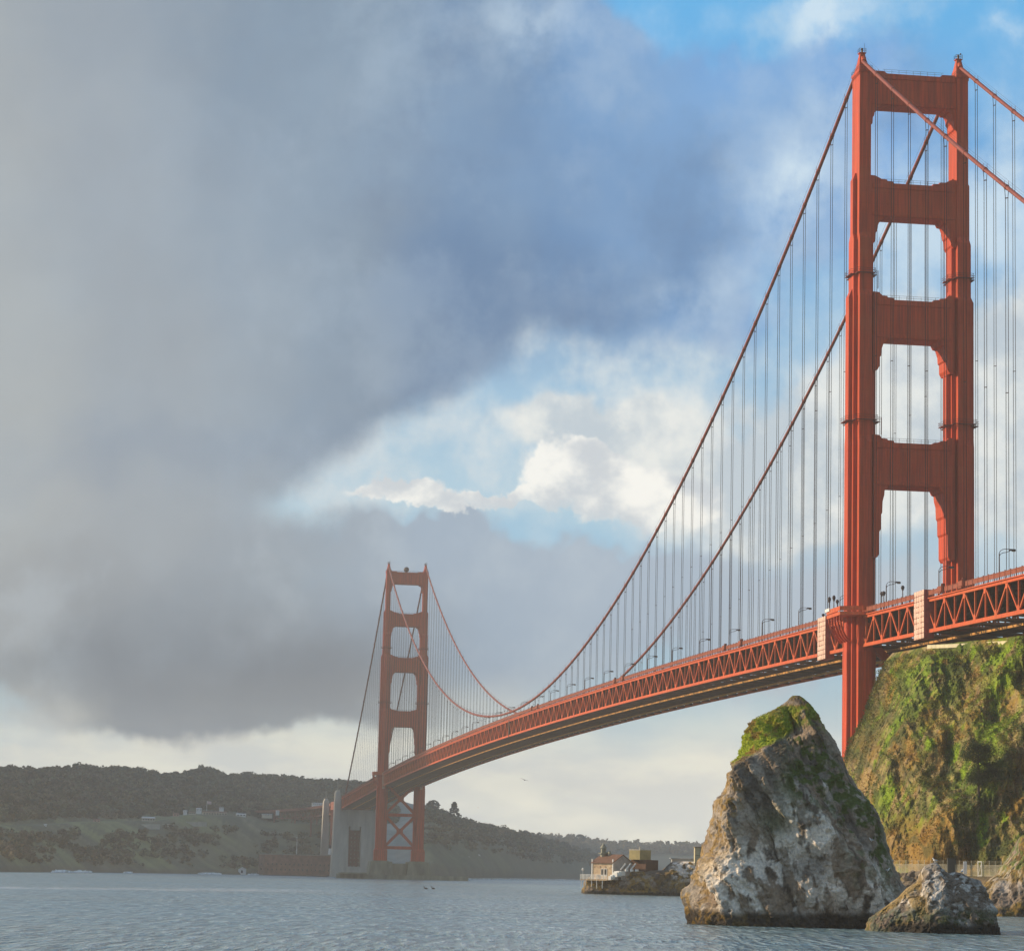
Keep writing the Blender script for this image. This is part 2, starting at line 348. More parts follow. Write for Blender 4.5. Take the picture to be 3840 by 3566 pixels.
def paint_mat(name, base, k=.14):
    """steel paint: weather streaks, riveted plate seams, faded patches"""
    m = bpy.data.materials.new(name); m.use_nodes = True; t = m.node_tree; t.nodes.clear(); b = NB(t)
    geo = b.n('ShaderNodeNewGeometry'); P_ = geo.outputs['Position']
    st = b.noise(b.vm('MULTIPLY', P_, (1.4, 1.4, .06)), 1.0, 5, .65); pa = b.noise(P_, .12, 4, .55)
    c = b.mix(b.sstep(st, .3, .72), tuple(x*(1-k*1.6) for x in base), tuple(min(1, x*(1+k)) for x in base))
    c = b.mix(b.m('MULTIPLY', b.sstep(pa, .45, .70), .6), c, (base[0]*.92, base[1]*1.35, base[2]*1.6))
    gr = b.noise(b.vm('MULTIPLY', P_, (.5, .5, .05)), 1.0, 6, .7); c = b.mix(b.m('MULTIPLY', b.sstep(gr, .54, .72), .5), c, tuple(x*.42 for x in base))
    sx = b.n('ShaderNodeSeparateXYZ'); b.set(sx.inputs[0], P_)
    def seam(s_, per, w): 
        fr = b.m('FRACT', b.m('DIVIDE', s_, per)); return b.m('LESS_THAN', fr, w)
    se = b.m('MAXIMUM', seam(sx.outputs[2], 3.2, .035), b.m('MAXIMUM', seam(b.m('ADD', sx.outputs[1], 200.3), 1.07, .07), seam(b.m('ADD', sx.outputs[0], 900.2), 1.07, .07)))
    c = b.mix(b.m('MULTIPLY', se, .22), c, tuple(x*.45 for x in base))
    bs = b.n('ShaderNodeBsdfPrincipled'); b.set(bs.inputs['Base Color'], c); bs.inputs['Roughness'].default_value = .62
    bs.inputs['Specular IOR Level'].default_value = .3
    o = b.n('ShaderNodeOutputMaterial'); t.links.new(bs.outputs[0], o.inputs[0]); return m
M_red = paint_mat('tower_paint', (.55, .058, .011), .22)
M_truss = paint_mat('truss_paint', (.62, .098, .021), .18)
M_cable = mat('cable_paint', (.25, .045, .022), .6, .35, .6)
M_rope = mat('suspender_rope', (.045, .024, .022), .8, .3, .3, spec=.1)
M_rail = mat('railing_paint', (.27, .06, .024), .7, .2, .8)
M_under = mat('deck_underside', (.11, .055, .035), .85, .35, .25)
M_gal = mat('gallery_paint', (.16, .035, .02), .7)
M_trav = mat('traveller_rail', (.55, .26, .06), .7, .3, .4)
M_asph = mat('asphalt', (.05, .05, .05), .9)
M_conc = mat('weathered_concrete', (.44, .40, .33), .9, .3, .12, stretch=(1, 1, .25), bump=.05, bscale=1.0)
M_pier = mat('stained_pier_concrete', (.26, .23, .15), .9, .4, .2, stretch=(1, 1, .3), bump=.1, bscale=1.0)
M_dark = mat('dark_metal', (.05, .03, .028), .5)
M_lamp = mat('lamp_post_paint', (.07, .035, .03), .5)
M_lens = mat('amber_lamp_glass', (.35, .24, .09), .3)
M_white = mat('white_paint', (.8, .78, .72), .6, .1)
M_brick = mat('old_red_brick', (.28, .13, .085), .9, .35, .3, bump=.05)
M_gold = mat('beacon_glass', (.25, .12, .06), .3)

# ================================================================= THE SETTING
# ---------------------------------------------------------------- water
def water():
    m = bpy.data.materials.new('bay_water'); m.use_nodes = True; t = m.node_tree; t.nodes.clear(); b = NB(t)
    geo = b.n('ShaderNodeNewGeometry'); P_ = geo.outputs['Position']
    ca, sa = math.cos(YAW), math.sin(YAW)
    f_ = b.vm('DOT_PRODUCT', P_, (ca, sa, 0)); r_ = b.vm('DOT_PRODUCT', P_, (sa, -ca, 0))
    def wv(fs, rs, off, det=3): return b.noise(b.vm('ADD', b.comb(b.m('MULTIPLY', f_, fs), b.m('MULTIPLY', r_, rs), 0), (off, off*.7, 0)), 1.0, det, .55, .3)
    n1 = wv(.35, .9, 0); n2 = wv(.07, .42, 11.3, 4); n4 = wv(.025, .16, 5.7, 4)
    n5 = wv(.13, 1.15, 21.7, 3); n3 = wv(.010, .004, 3.1, 4)
    h = b.m('ADD', b.m('MULTIPLY_ADD', n1, .22, b.m('MULTIPLY', n5, 2.2)), b.m('ADD', b.m('MULTIPLY', n2, 1.5), b.m('MULTIPLY', n4, 2.2)))
    h = b.m('MULTIPLY', h, b.m('MULTIPLY_ADD', b.sstep(n3, .36, .64), .75, .55))
    bn = b.n('ShaderNodeBump'); bn.inputs['Strength'].default_value = 1.0; bn.inputs['Distance'].default_value = 1.0
    b.set(bn.inputs['Height'], h)
    bs = b.n('ShaderNodeBsdfPrincipled')
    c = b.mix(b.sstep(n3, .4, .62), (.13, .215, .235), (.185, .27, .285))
    c = b.mix(b.m('MULTIPLY', b.sstep(n5, .50, .66), .7), c, (.40, .47, .49)); c = b.mix(b.m('MULTIPLY', b.sstep(n5, .46, .34), .8), c, (.035, .065, .078))  # ripple sparkle and dark wave faces painted into the base colour
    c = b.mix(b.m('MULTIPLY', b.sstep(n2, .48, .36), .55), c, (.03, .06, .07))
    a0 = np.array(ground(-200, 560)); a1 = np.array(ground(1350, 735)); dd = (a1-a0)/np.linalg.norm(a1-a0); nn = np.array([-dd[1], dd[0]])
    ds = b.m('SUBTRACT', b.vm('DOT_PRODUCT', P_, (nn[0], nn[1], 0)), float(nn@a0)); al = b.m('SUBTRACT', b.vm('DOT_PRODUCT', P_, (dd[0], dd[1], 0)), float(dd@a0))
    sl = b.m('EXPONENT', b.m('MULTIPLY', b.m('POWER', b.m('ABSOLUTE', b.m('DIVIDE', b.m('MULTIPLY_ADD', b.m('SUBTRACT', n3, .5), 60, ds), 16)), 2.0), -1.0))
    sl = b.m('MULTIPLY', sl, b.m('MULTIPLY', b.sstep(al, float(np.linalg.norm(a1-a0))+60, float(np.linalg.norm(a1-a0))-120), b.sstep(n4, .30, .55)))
    c = b.mix(b.m('MULTIPLY', sl, .85), c, (.46, .49, .50))  # slick: its brighter sky reflection painted as a paler base colour
    b.set(bs.inputs['Base Color'], c); bs.inputs['Roughness'].default_value = .22; bs.inputs['IOR'].default_value = 1.333
    t.links.new(bn.outputs[0], bs.inputs['Normal'])
    o = b.n('ShaderNodeOutputMaterial'); t.links.new(bs.outputs[0], o.inputs[0])
    mb = MB(); mb.add([(-3000, -6000, 0), (7000, -6000, 0), (7000, 6000, 0), (-3000, 6000, 0)], [(0, 1, 2, 3)])
    tag(mb.build('water', m), kind='structure')
water()

# ---------------------------------------------------------------- far shore (south), a height field over bearing and distance
M_land = mat('far_scrub_land', (1, 1, 1), .95, attr=True, scale=.05, fine=(.6, 1.35))
M_leaf = mat('foliage', (1, 1, 1), .8, attr=True, scale=.3, fine=(.7, 1.3), spec=.2)
def _translucent(m, f):
    t = m.node_tree; bs = next(n for n in t.nodes if n.type == 'BSDF_PRINCIPLED'); o = next(n for n in t.nodes if n.type == 'OUTPUT_MATERIAL')
    tr = t.nodes.new('ShaderNodeBsdfTranslucent'); mx = t.nodes.new('ShaderNodeMixShader'); mx.inputs[0].default_value = f
    t.links.new(bs.inputs['Base Color'].links[0].from_socket, tr.inputs[0]); t.links.new(bs.outputs[0], mx.inputs[1]); t.links.new(tr.outputs[0], mx.inputs[2]); t.links.new(mx.outputs[0], o.inputs[0])
_translucent(M_leaf, .5)
M_bark = mat('bark', (.07, .05, .04), .9)
SHORE = [(-500, 1380), (0, 1560), (350, 1950), (700, 2230), (970, 2420), (1245, 2450), (1600, 2480), (1750, 2620), (1900, 3000), (2100, 3700), (2300, 4500)]
CREST = [(-500, 2890), (0, 2884), (46, 2878), (176, 2872), (229, 2880), (274, 2870), (411, 2868), (528, 2876), (605, 2898), (700, 2892), (748, 2882), (829, 2899), (917, 2897), (1057, 2907), (1198, 2922), (1286, 2931), (1380, 2932), (1470, 2958), (1530, 2990), (1592, 3010), (1618, 3018), (1652, 3047), (1725, 3074), (1773, 3085), (1857, 3101), (1954, 3124), (2060, 3145), (2200, 3185), (2320, 3250)]
BENCH = [(-500, 3098), (0, 3098), (163, 3095), (350, 3084), (560, 3079), (640, 3063), (700, 3057), (800, 3058), (900, 3062), (950, 3070), (1000, 3085), (1200, 3095), (1500, 3095)]
def far_shore():
    us = np.concatenate([np.arange(-2600, -500, 30.0), np.arange(-500, 2330, 5.0)]); offs = np.concatenate([np.arange(0, 80, 8.), np.arange(80, 620, 18.), np.arange(620, 1750, 30.)])
    V = np.zeros((len(offs), len(us), 3)); Cc = np.zeros_like(V); crest_pts = []
    for i, u in enumerate(us):
        D0 = ip(u, SHORE); k = ip(u, [(1480, 0), (1620, 1)])
        Dc = D0+1100; zc = ZV(u, ip(u, CREST), Dc)-10*(1-k)*1.0; zb = ZV(u, ip(u, BENCH), D0+330)
        Dk = D0+(900 if u < 1900 else 700); zk = ZV(u, ip(u, CREST), Dk)-3
        pl = [(0, -2), (16, 3), (60, 9), (150, .5*zb), (280, zb-1), (480, zb+3), (1100, zc), (1750, zc-25)]
        pr = [(0, -2), (25, .16*zk), (200, .55*zk), (500, .82*zk), (Dk-D0, zk), (1750, zk-30)]
        for j, o in enumerate(offs):
            z = (1-k)*ip(o, pl)+k*ip(o, pr)
            x, y = ground(u, D0+o); V[j, i] = (x, y, z)
    nz = fbm(V*np.array([.012, .012, .004]), 5)-.5; rz = ridged(V*np.array([.006, .006, 0]), 4)-.5
    amp = np.clip(offs/150, 0, 1)[:, None]*np.clip((1900-offs)/400, 0, 1)[:, None]
    amp = amp*np.where(offs[:, None] < 480, .3, 1.0)
    V[..., 2] += amp*(nz*9+rz*8)
    tp = ss(us, -2600, -1700)[None, :]; V[..., 2] = V[..., 2]*tp-3*(1-tp)
    U = np.broadcast_to(us, V.shape[:2]); O = np.broadcast_to(offs[:, None], V.shape[:2])
    n2 = fbm(V*.02+5, 4); n3 = fbm(V*.006+31, 4)
    grass = np.array([.165, .155, .055]); scrub = np.array([.13, .11, .055]); forest = np.array([.070, .068, .036]); soil = np.array([.20, .16, .10]); pale = np.array([.23, .23, .20])
    c = lerp(scrub, grass, ss(n3, .45, .62)); c = lerp(c, soil, ss(n2, .60, .74)*.6)
    n5 = fbm(V*.05+15, 4); c = c*(.55+.9*n5)[..., None]; c = lerp(c, forest, ss(fbm(V*np.array([.03, .03, .03])+61, 4), .52, .62)*.75)
    c = lerp(c, forest, np.clip(ss(O, 470, 620)+ss(U, 1580, 1660)*.7, 0, 1)); c = lerp(c, soil*.55, ss(O, 40, 0)*.9)
    c = lerp(c, pale, ss(U, 1400, 1430)*ss(U, 1590, 1570)*ss(n2, .1, .35))
    far = grid_mesh('far_shore_hills', V, len(us), len(offs), M_land, c)
    tag(far, kind='structure'); return us, offs, V
us_, offs_, FV = far_shore()
def far_z(u, D):
    o = D-ip(u, SHORE); i = np.clip(np.interp(u, us_, np.arange(len(us_))), 0, len(us_)-1.001); j = np.interp(o, offs_, np.arange(len(offs_)))
    i0, j0 = int(i), int(min(j, len(offs_)-2)); fi, fj = i-i0, j-j0
    z = lambda a, b_: FV[min(b_, len(offs_)-1), min(a, len(us_)-1), 2]
    return (z(i0, j0)*(1-fi)+z(i0+1, j0)*fi)*(1-fj)+(z(i0, j0+1)*(1-fi)+z(i0+1, j0+1)*fi)*fj
def far_ridge():
    us = np.arange(1750, 4700, 8.0); offs = np.arange(0, 1500, 60.)
    cr = [(1750, 3100), (1954, 3122), (2050, 3136), (2115, 3140), (2203, 3150), (2324, 3160), (2452, 3166), (2652, 3163), (3100, 3170)]
    V = np.zeros((len(offs), len(us), 3))
    for i, u in enumerate(us):
        zc = ZV(u, ip(u, cr), 6700)-8
        for j, o in enumerate(offs):
            x, y = ground(u, 5600+o); V[j, i] = (x, y, ip(o, [(0, -2), (60, 8), (500, .55*zc), (1100, zc), (1500, zc-20)]))
    V[..., 2] += (fbm(V*.01, 4)-.5)*14*np.clip(offs/200, 0, 1)[:, None]
    tp = ss(us, 4700, 3900)[None, :]; V[..., 2] = V[..., 2]*tp-3*(1-tp)
    n = fbm(V*.008+9, 4)[..., None]; c = np.array([.035, .05, .03])*(.6+n)
    tag(grid_mesh('far_ridge_hills', V, len(us), len(offs), M_land, c), kind='structure')
    return cr
RIDGE = far_ridge()

# far woods: crowns of leaf clumps merged into one forest (nobody could count them)
def forest(name, spec, nleaf, label, cat):
    P = []; S = []; Cl = []
    for (x, y, z, h, w) in spec:
        n = nleaf; q = RNG.normal(size=(n, 3)); q /= np.linalg.norm(q, axis=1, keepdims=True); q *= RNG.uniform(.35, 1, (n, 1))**.5
        lump = RNG.uniform(-.3, .3, 3)
        p = np.stack([x+q[:, 0]*w*.5*(1+lump[0]*q[:, 2]), y+q[:, 1]*w*.5*(1+lump[1]*q[:, 2]), z+h*.58+q[:, 2]*h*.42], 1)
        P.append(p); S.append(RNG.uniform(.22, .5, n)*w); base = np.array([.110, .100, .058])*RNG.uniform(.45, 1.6)*np.array([RNG.uniform(.85, 1.3), 1, RNG.uniform(.8, 1.2)])
        Cl.append(base*RNG.uniform(.7, 1.3, (n, 1)))
    o = leaves(name, np.concatenate(P), np.concatenate(S), M_leaf, np.concatenate(Cl), flat=.6, aspect=.8)
    return tag(o, label, cat, kind='stuff')
sp_ = []
for _ in range(8000):
    u = RNG.uniform(-1600, 1480); o = RNG.uniform(500, 1180) if RNG.random() < .8 else RNG.uniform(1000, 1180); D = ip(u, SHORE)+o
    x, y = ground(u, D); h = RNG.uniform(9, 13)*(.75 if o < 650 else 1); sp_.append((x, y, far_z(u, D)-2, h, RNG.uniform(7, 13)))
for _ in range(2200):                                # scattered scrub below the bench and round the fort
    u = RNG.uniform(-400, 1230); o = RNG.uniform(30, 480); D = ip(u, SHORE)+o
    if fbm(np.array([[u*.012, o*.02, 2.0]]), 3)[0] < .42 or 215 < o: continue
    x, y = ground(u, D); h = RNG.uniform(3, 7); sp_.append((x, y, far_z(u, D)-1, h, RNG.uniform(4, 9)))
forest('far_forest', sp_, 26, 'dark evergreen wood covering the hills on the far shore', 'forest')
sp_ = []
for _ in range(900):
    u = RNG.uniform(1560, 2280); D0 = ip(u, SHORE); Dk = D0+(900 if u < 1900 else 700); o = RNG.uniform(120, Dk-D0+30)
    x, y = ground(u, D0+o); h = RNG.uniform(3, 8); sp_.append((x, y, far_z(u, D0+o)-1, h, RNG.uniform(6, 14)))
for _ in range(700):
    u = RNG.uniform(1800, 2900); D = RNG.uniform(6350, 6720); x, y = ground(u, D); zc = ZV(u, ip(u, RIDGE), 6700)-8
    sp_.append((x, y, zc-3-(6700-D)*.05, RNG.uniform(8, 22), RNG.uniform(12, 30)))
forest('bluff_scrub', sp_, 22, 'low bushes along the bluff and the hazy ridge right of the far tower', 'scrub')

# ---------------------------------------------------------------- the near headland under the bridge's north end
M_hill = mat('headland_ground', (1, 1, 1), .95, attr=True, scale=1.1, fine=(.55, 1.45), bump=.55, bscale=.9, spec=.15)
UL = [(0, 3040), (8, 3075), (20, 3120), (32, 3150), (36.5, 3172), (42, 3212), (46, 3240), (50, 3258), (54, 3281), (57, 3300), (60, 3322), (61.5, 3342), (63.5, 3375)]
DTOP = [(2900, 668), (3330, 662), (3480, 650), (3840, 622), (4400, 585)]
DBASE = [(2900, 655), (3200, 618), (3330, 590), (3450, 574), (3840, 556), (4400, 535)]
def headland():
    nw, nf, nl, nt_ = 40, 560, 250, 26
    zs = np.concatenate([np.linspace(-2, 7, 34), np.linspace(7, 62, nl)[1:]])
    rows = len(zs)+nt_; V = np.zeros((rows, nw+nf, 3)); UU = np.zeros((rows, nw+nf)); 
    for j in range(rows):
        z = zs[min(j, len(zs)-1)]; ul = ip(z, UL); extra = max(0, j-len(zs)+1)/nt_
        w = np.linspace(0, 1, nf); uf = ul+(4350-ul)*w**1.25
        dt = np.interp(uf, *zip(*DTOP)); db = np.interp(uf, *zip(*DBASE))
        if z <= 7: D = db-13-np.interp(z, [-2, 0, 3, 6.3, 7], [30, 22, 12, 5, 0])+ (13 if z > 6.95 else 0)*1.0
        else: D = db+(dt-db)*((z-7)/55.)
        rn = np.clip((uf-ul)/190, 0, 1); k = (1-np.sin(rn*np.pi/2))
        D = D+(np.maximum(672, D)-D)*k
        D = D+extra*260
        ub = ul+(np.linspace(1, 0, nw)**2)*170; Db = 672+np.linspace(1, 0, nw)*120+extra*260
        ub = ub[:]; Ua = np.concatenate([ub, uf]); Da = np.concatenate([Db, D])
        zz = np.full(len(Ua), z-.8*np.clip((z-40)/22, 0, 1))
        for i in range(nw+nf):
            x, y = ground(Ua[i], Da[i]); V[j, i] = (x, y, zz[i] if np.ndim(zz) else zz)
        UU[j] = Ua
    # relief: spurs, gullies, crags
    Z = V[..., 2]
    L = (UU-3172)/16.0*1.0
    def spur(u0, z0, u1, z1, wid, amp):
        t = np.clip((UU-u0)/(u1-u0), 0, 1); zl = z0+(z1-z0)*t; d = (Z-zl)
        return amp*np.exp(-(d/wid)**2)*ss(UU, u0-60, u0+60)
    out = spur(3440, 8, 3900, 40, 7, 9)*1.0+spur(3600, 36, 3870, 62, 5, 5)+spur(3180, 22, 3420, 34, 5, 3)
    out -= 2*np.exp(-((UU-3560-(62-Z)*-1.2)/55)**2)*ss(Z, 22, 45)
    q = np.stack([L*.11+Z*.05, Z*.045-L*.05, np.zeros_like(Z)], -1)
    q2 = np.stack([L*.10+Z*.035, Z*.05-L*.03, np.zeros_like(Z)], -1); out += (facets(q2*1.1+7)-.5)*11+(facets(q2*3.1+2)-.5)*4.0
    out += (ridged(q, 5)-.55)*6.0+(fbm(V*.16, 4)-.5)*3.0+(ridged(q*3.3+2, 4)-.55)*3.2+(ridged(V*np.array([.34, .34, .22]), 4)-.5)*2.2+(ridged(V*.9, 3)-.5)*.9
    amp = ss(Z, 7.2, 10)*.95+.05; amp = amp*(1-.8*ss(Z, 57, 61.5))
    left = ss(UU-np.array([ip(z, UL) for z in np.clip(Z[:, nw], -2, 64)])[:, None], -5, 130)*.6+.4
    out = out*amp*left
    V[..., 0] += -FH[0]*out*.85; V[..., 1] += -FH[1]*out*.85; V[..., 2] += out*.30*ss(Z, 7.2, 12)
    V[..., 2] = np.minimum(V[..., 2], 60.9)
    for r_ in range(nt_): V[len(zs)+r_, :, 2] = np.minimum(V[len(zs)+r_, :, 2], 61.4)
    # ground colours: kinds of cover, plus some painted shade
    n1 = fbm(q*2.2+3, 5); n2 = fbm(V*.11+17, 5); n3 = fbm(V*.32+41, 4); n4 = ridged(V*np.array([.12, .12, .05])+7, 4)
    green = np.array([.20, .29, .018]); olive = np.array([.155, .145, .034]); ochre = np.array([.30, .185, .046]); straw = np.array([.42, .30, .13]); dark = np.array([.060, .075, .024]); rock = np.array([.32, .22, .125])
    c = lerp(olive, ochre, ss(n1, .40, .55)); c = lerp(c, green, ss(n2, .51, .60)*ss(n1, .60, .47)); c = lerp(c, straw, ss(n4, .70, .86)*.65)
    c = lerp(c, dark, ss(n3*.6+fbm(V*.06+77, 4)*.5, .565, .65)*.85); c = lerp(c, rock, ss(ridged(V*.21+3, 4), .72, .86)*.7)
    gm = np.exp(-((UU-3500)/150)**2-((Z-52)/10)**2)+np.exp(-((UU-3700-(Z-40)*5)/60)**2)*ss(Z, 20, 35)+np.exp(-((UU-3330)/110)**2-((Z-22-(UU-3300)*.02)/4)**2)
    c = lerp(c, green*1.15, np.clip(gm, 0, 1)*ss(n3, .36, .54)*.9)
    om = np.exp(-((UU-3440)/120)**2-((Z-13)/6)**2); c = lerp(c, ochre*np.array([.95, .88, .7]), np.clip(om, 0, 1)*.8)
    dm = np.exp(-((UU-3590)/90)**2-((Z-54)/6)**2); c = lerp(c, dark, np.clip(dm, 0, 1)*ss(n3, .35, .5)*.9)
    lm = ss(UU, 3360, 3240); c = lerp(c, olive*.6, lm*.75*ss(Z, 30, 40)); c = lerp(c, dark, ss(ridged(q*3.1+5, 5), .66, .80)*.6)  # left face darkened for its partial shade; gully shading painted as dark streaks
    c = lerp(c, rock*.7, ss(Z, 7.3, 6.4)*.75); c = lerp(c, np.array([.05, .045, .03]), ss(Z, 1.6, .4))
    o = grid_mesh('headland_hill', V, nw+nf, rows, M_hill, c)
    tag(o, kind='structure'); return V, c, nw, len(zs)
HV, HC, HNW, HNZ = headland()
def scatter_cover():
    P = []; S = []; Cl = []
    rows = np.arange(40, HNZ-10); N = 150000
    J = RNG.choice(rows, N); I = RNG.integers(HNW-6, HV.shape[1]-90, N)
    p = HV[J, I]+RNG.normal(size=(N, 3))*.25; c = HC[J, I]
    n = fbm(p*.18+5, 3); keep = RNG.random(N) < np.clip((n-.30)*2.6, .12, 1)
    p, c = p[keep], c[keep]; k = len(p)
    sz = RNG.uniform(.16, .55, k)*(.6+fbm(p*.08, 2)); p[:, 2] += sz*.22
    cc = c*RNG.uniform(.65, 1.35, (k, 1))*np.stack([RNG.uniform(.85, 1.2, k), np.ones(k), RNG.uniform(.7, 1.1, k)], 1)
    tag(leaves('hillside_brush', p, sz, M_leaf, cc, flat=1.2, aspect=.55), 'low green and ochre brush growing all over the steep headland', 'brush', kind='stuff')
scatter_cover()
def shrubs():
    P = []; S = []; Cl = []; rows = np.arange(45, HNZ-14)
    for _ in range(800):
        j = RNG.choice(rows); i = RNG.integers(HNW, HV.shape[1]-90); p = HV[j, i]; n = fbm(p[None]*.07+77, 3)[0]
        if RNG.random() > np.clip((n-.40)*5, .05, 1): continue
        r = RNG.uniform(.5, 1.5)*(1.3 if n > .55 else .8); k = int(70*r)
        q = RNG.normal(size=(k, 3)); q /= np.linalg.norm(q, axis=1, keepdims=True); q *= RNG.uniform(.5, 1, (k, 1)); q[:, 2] = abs(q[:, 2])*.75
        P.append(p+q*r-FH*.2); S.append(RNG.uniform(.14, .34, k)); base = np.array([[.09, .115, .024], [.14, .17, .028], [.18, .125, .04], [.06, .08, .022]])[RNG.integers(0, 4)]
        Cl.append(base*RNG.uniform(.6, 1.4, (k, 1)))
    tag(leaves('hillside_shrubs', np.concatenate(P), np.concatenate(S), M_leaf, np.concatenate(Cl), flat=.9, aspect=.6), 'rounded dark shrubs dotted over the headland slope', 'shrubs', kind='stuff')
shrubs()

# ================================================================= SEA ROCKS
M_rock = mat('sea_rock', (1, 1, 1), .9, attr=True, scale=2.6, fine=(.45, 1.5), bump=.5, bscale=1.8, spec=.2)
def sea_stack():
    D = 318.0; u0 = 2975.0
    Lp = [(2986, 2606), (2968, 2616), (2944, 2635), (2862, 2693), (2790, 2764), (2756, 2825), (2736, 2880), (2709, 2924), (2706, 2979), (2686, 3006), (2690, 3037), (2676, 3056), (2668, 3100), (2659, 3155), (2652, 3210), (2615, 3248), (2582, 3287), (2566, 3347), (2560, 3408), (2556, 3463), (2554, 3500)]
    Rp = [(2990, 2606), (3006, 2616), (3028, 2634), (3076, 2704), (3116, 2770), (3171, 2847), (3215, 2924), (3292, 3034), (3314, 3072), (3341, 3171), (3360, 3237), (3378, 3309), (3394, 3350), (3405, 3420), (3410, 3500)]
    o0 = at(u0, hor(u0), D)
    def sz(p): q = at(p[0], p[1], D); return float((q-o0)@RT0), q[2]
    L_ = sorted([sz(p)[::-1] for p in Lp]); R_ = sorted([sz(p)[::-1] for p in Rp])
    cor = sorted([(ZV(2900, v, D), s) for v, s in [(2612, .2), (2660, .35), (2742, .1), (2825, -.5), (2880, -.84), (2950, -.94), (3100, -.86), (3265, -.66), (3430, -.60)]])
    ztop = ZV(2988, 2607, D); nz, na = 360, 860
    zs = np.concatenate([np.linspace(-1.5, ztop-.02, nz)])
    V = np.zeros((nz, na, 3)); SX = np.zeros((nz, na)); FR = np.zeros((nz, na))
    for j, z in enumerate(zs):
        l, r = ip(z, L_), ip(z, R_); a = max((r-l)/2, .05); c = (l+r)/2; b = .72*a+.4*min(1, (ztop-z)/3)
        k = ip(z, cor)
        pol = np.array([(-1, .12), (k, -.62-.25*abs(k)), (max(k+.45, .12), -1.0), (.72, -.66), (1, .05), (.62, .72), (-.1, .95), (-.7, .7)])
        cl = np.vstack([pol, pol[:1]]); seg = np.r_[0, np.cumsum(np.hypot(*np.diff(cl, axis=0).T))]; t = np.linspace(0, seg[-1], na, endpoint=False)
        q = np.stack([np.interp(t, seg, cl[:, 0]), np.interp(t, seg, cl[:, 1])], 1)
        for _ in range(5): q = (np.roll(q, 5, 0)+q+np.roll(q, -5, 0))/3
        q[:, 0] /= np.abs(q[:, 0]).max()
        pos = o0[None, :2]+RT0[None, :2]*(c+q[:, :1]*a)+FH[None, :2]*(q[:, 1:]*b)
        V[j, :, :2] = pos; V[j, :, 2] = z; SX[j] = q[:, 0]; FR[j] = q[:, 1]
    cen = V.mean(1, keepdims=True); nrm = V-cen; nrm[..., 2] = 0; nrm /= np.linalg.norm(nrm, axis=2, keepdims=True)+1e-6
    # strata run diagonally down to the right
    s = ((V-o0)@RT0); z = V[..., 2]; dq = np.stack([s*.9+z*.42, s*.42-z*.9, FR*2], -1)
    d = (fbm(V*.15, 4)-.5)*2.2+(ridged(dq*np.array([.26, .07, .25]), 5)-.55)*2.3+(ridged(dq*np.array([.9, .35, .6])+4, 4)-.55)*.8+(ridged(dq*np.array([2.1, .7, 1.2])+6, 3)-.55)*.42+(ridged(V*1.5+4, 3)-.55)*.40+(fbm(V*3.0, 3)-.5)*.35
    d += (facets(np.stack([s*.16+z*.05, z*.12, FR*1.2], -1)+4)-.5)*5.0+(facets(dq*np.array([.45, .22, .5])+31)-.5)*1.6
    d -= .9*ss(ridged(dq*np.array([.16, .05, .2])+9, 3), .80, .93)
    side = ss(np.abs(SX), 1.0, .8)*.5+.5
    d *= side*np.clip((ztop-z)/2.5, .25, 1)
    V += nrm*d[..., None]; V[..., 2] += (fbm(V*.9+6, 3)-.5)*.6*np.clip((z)/3, 0, 1)*np.clip((ztop-z)/3, .15, 1)
    # colours
    zz = V[..., 2]/ztop
    n1 = fbm(V*.22+3, 5); n2 = fbm(dq*np.array([.9, .25, .5])+8, 5); n3 = fbm(V*1.3+2, 4); nv = fbm(np.stack([s*1.5, z*.30, FR], -1)+4, 5)
    brown = np.array([.31, .228, .155]); grey = np.array([.42, .345, .265]); dark = np.array([.085, .066, .048]); white = np.array([.90, .79, .65]); green = np.array([.075, .105, .016]); ygreen = np.array([.31, .37, .022]); ochre = np.array([.36, .215, .045])
    c = lerp(brown, grey, ss(n1, .42, .6)); c = lerp(c, dark, ss(n2, .51, .66)*.8); c = lerp(c, dark*.6, ss(ridged(dq*np.array([.5, .16, .4])+21, 4), .80, .92)*.75); c = lerp(c, np.array([.30, .245, .195]), ss(n3, .56, .72)*.4)
    g = lambda sx, z0, wx, wz: np.exp(-((SX-sx)/wx)**2-((zz-z0)/wz)**2)
    front = ss(FR, .35, .0)
    wm = g(-.45, .22, .24, .17)+g(-.05, .50, .22, .10)+g(.16, .40, .22, .09)+g(.55, .22, .30, .10)+g(.72, .10, .22, .12)+g(-.25, .34, .25, .08)+g(-.8, .22, .18, .13)+g(.3, .60, .15, .06)*.7+g(-.3, .14, .3, .10)+g(.25, .15, .3, .08)*.7
    c = lerp(c, white, np.clip(wm, 0, 1)*ss(n2*.45+nv*.35+n3*.25, .50, .60)*.95)
    gm = np.exp(-((SX-(.95-zz*.75))/.20)**2)*ss(zz, .22, .4)*ss(zz, .95, .75)+g(.05, .60, .30, .08)*.9+g(.42, .3, .10, .14)*.6
    gm += g(.30, .70, .40, .16)*1.1+g(.75, .36, .18, .20)*1.1+g(.55, .55, .2, .14)+g(-.35, .44, .18, .06)*.7
    c = lerp(c, green, np.clip(gm, 0, 1)*ss(n1*.5+n3*.5, .43, .54)*.95)
    kz = np.array([ip(q_, cor) for q_ in zs])[:, None]
    topf = ss(kz-SX, -.02, .15)*ss(zz, .62, .70)*ss(zz, .97, .88)
    c = lerp(c, lerp(ygreen, ochre*.85, ss(fbm(V*.7+1, 4), .50, .62)), np.clip(topf, 0, 1)*.95)
    c = lerp(c, lerp(ochre*.75, ygreen*.6, ss(n3, .4, .6)), ss(zz+(n1-.5)*.15, .80, .90)*ss(n3, .30, .5)*.9)
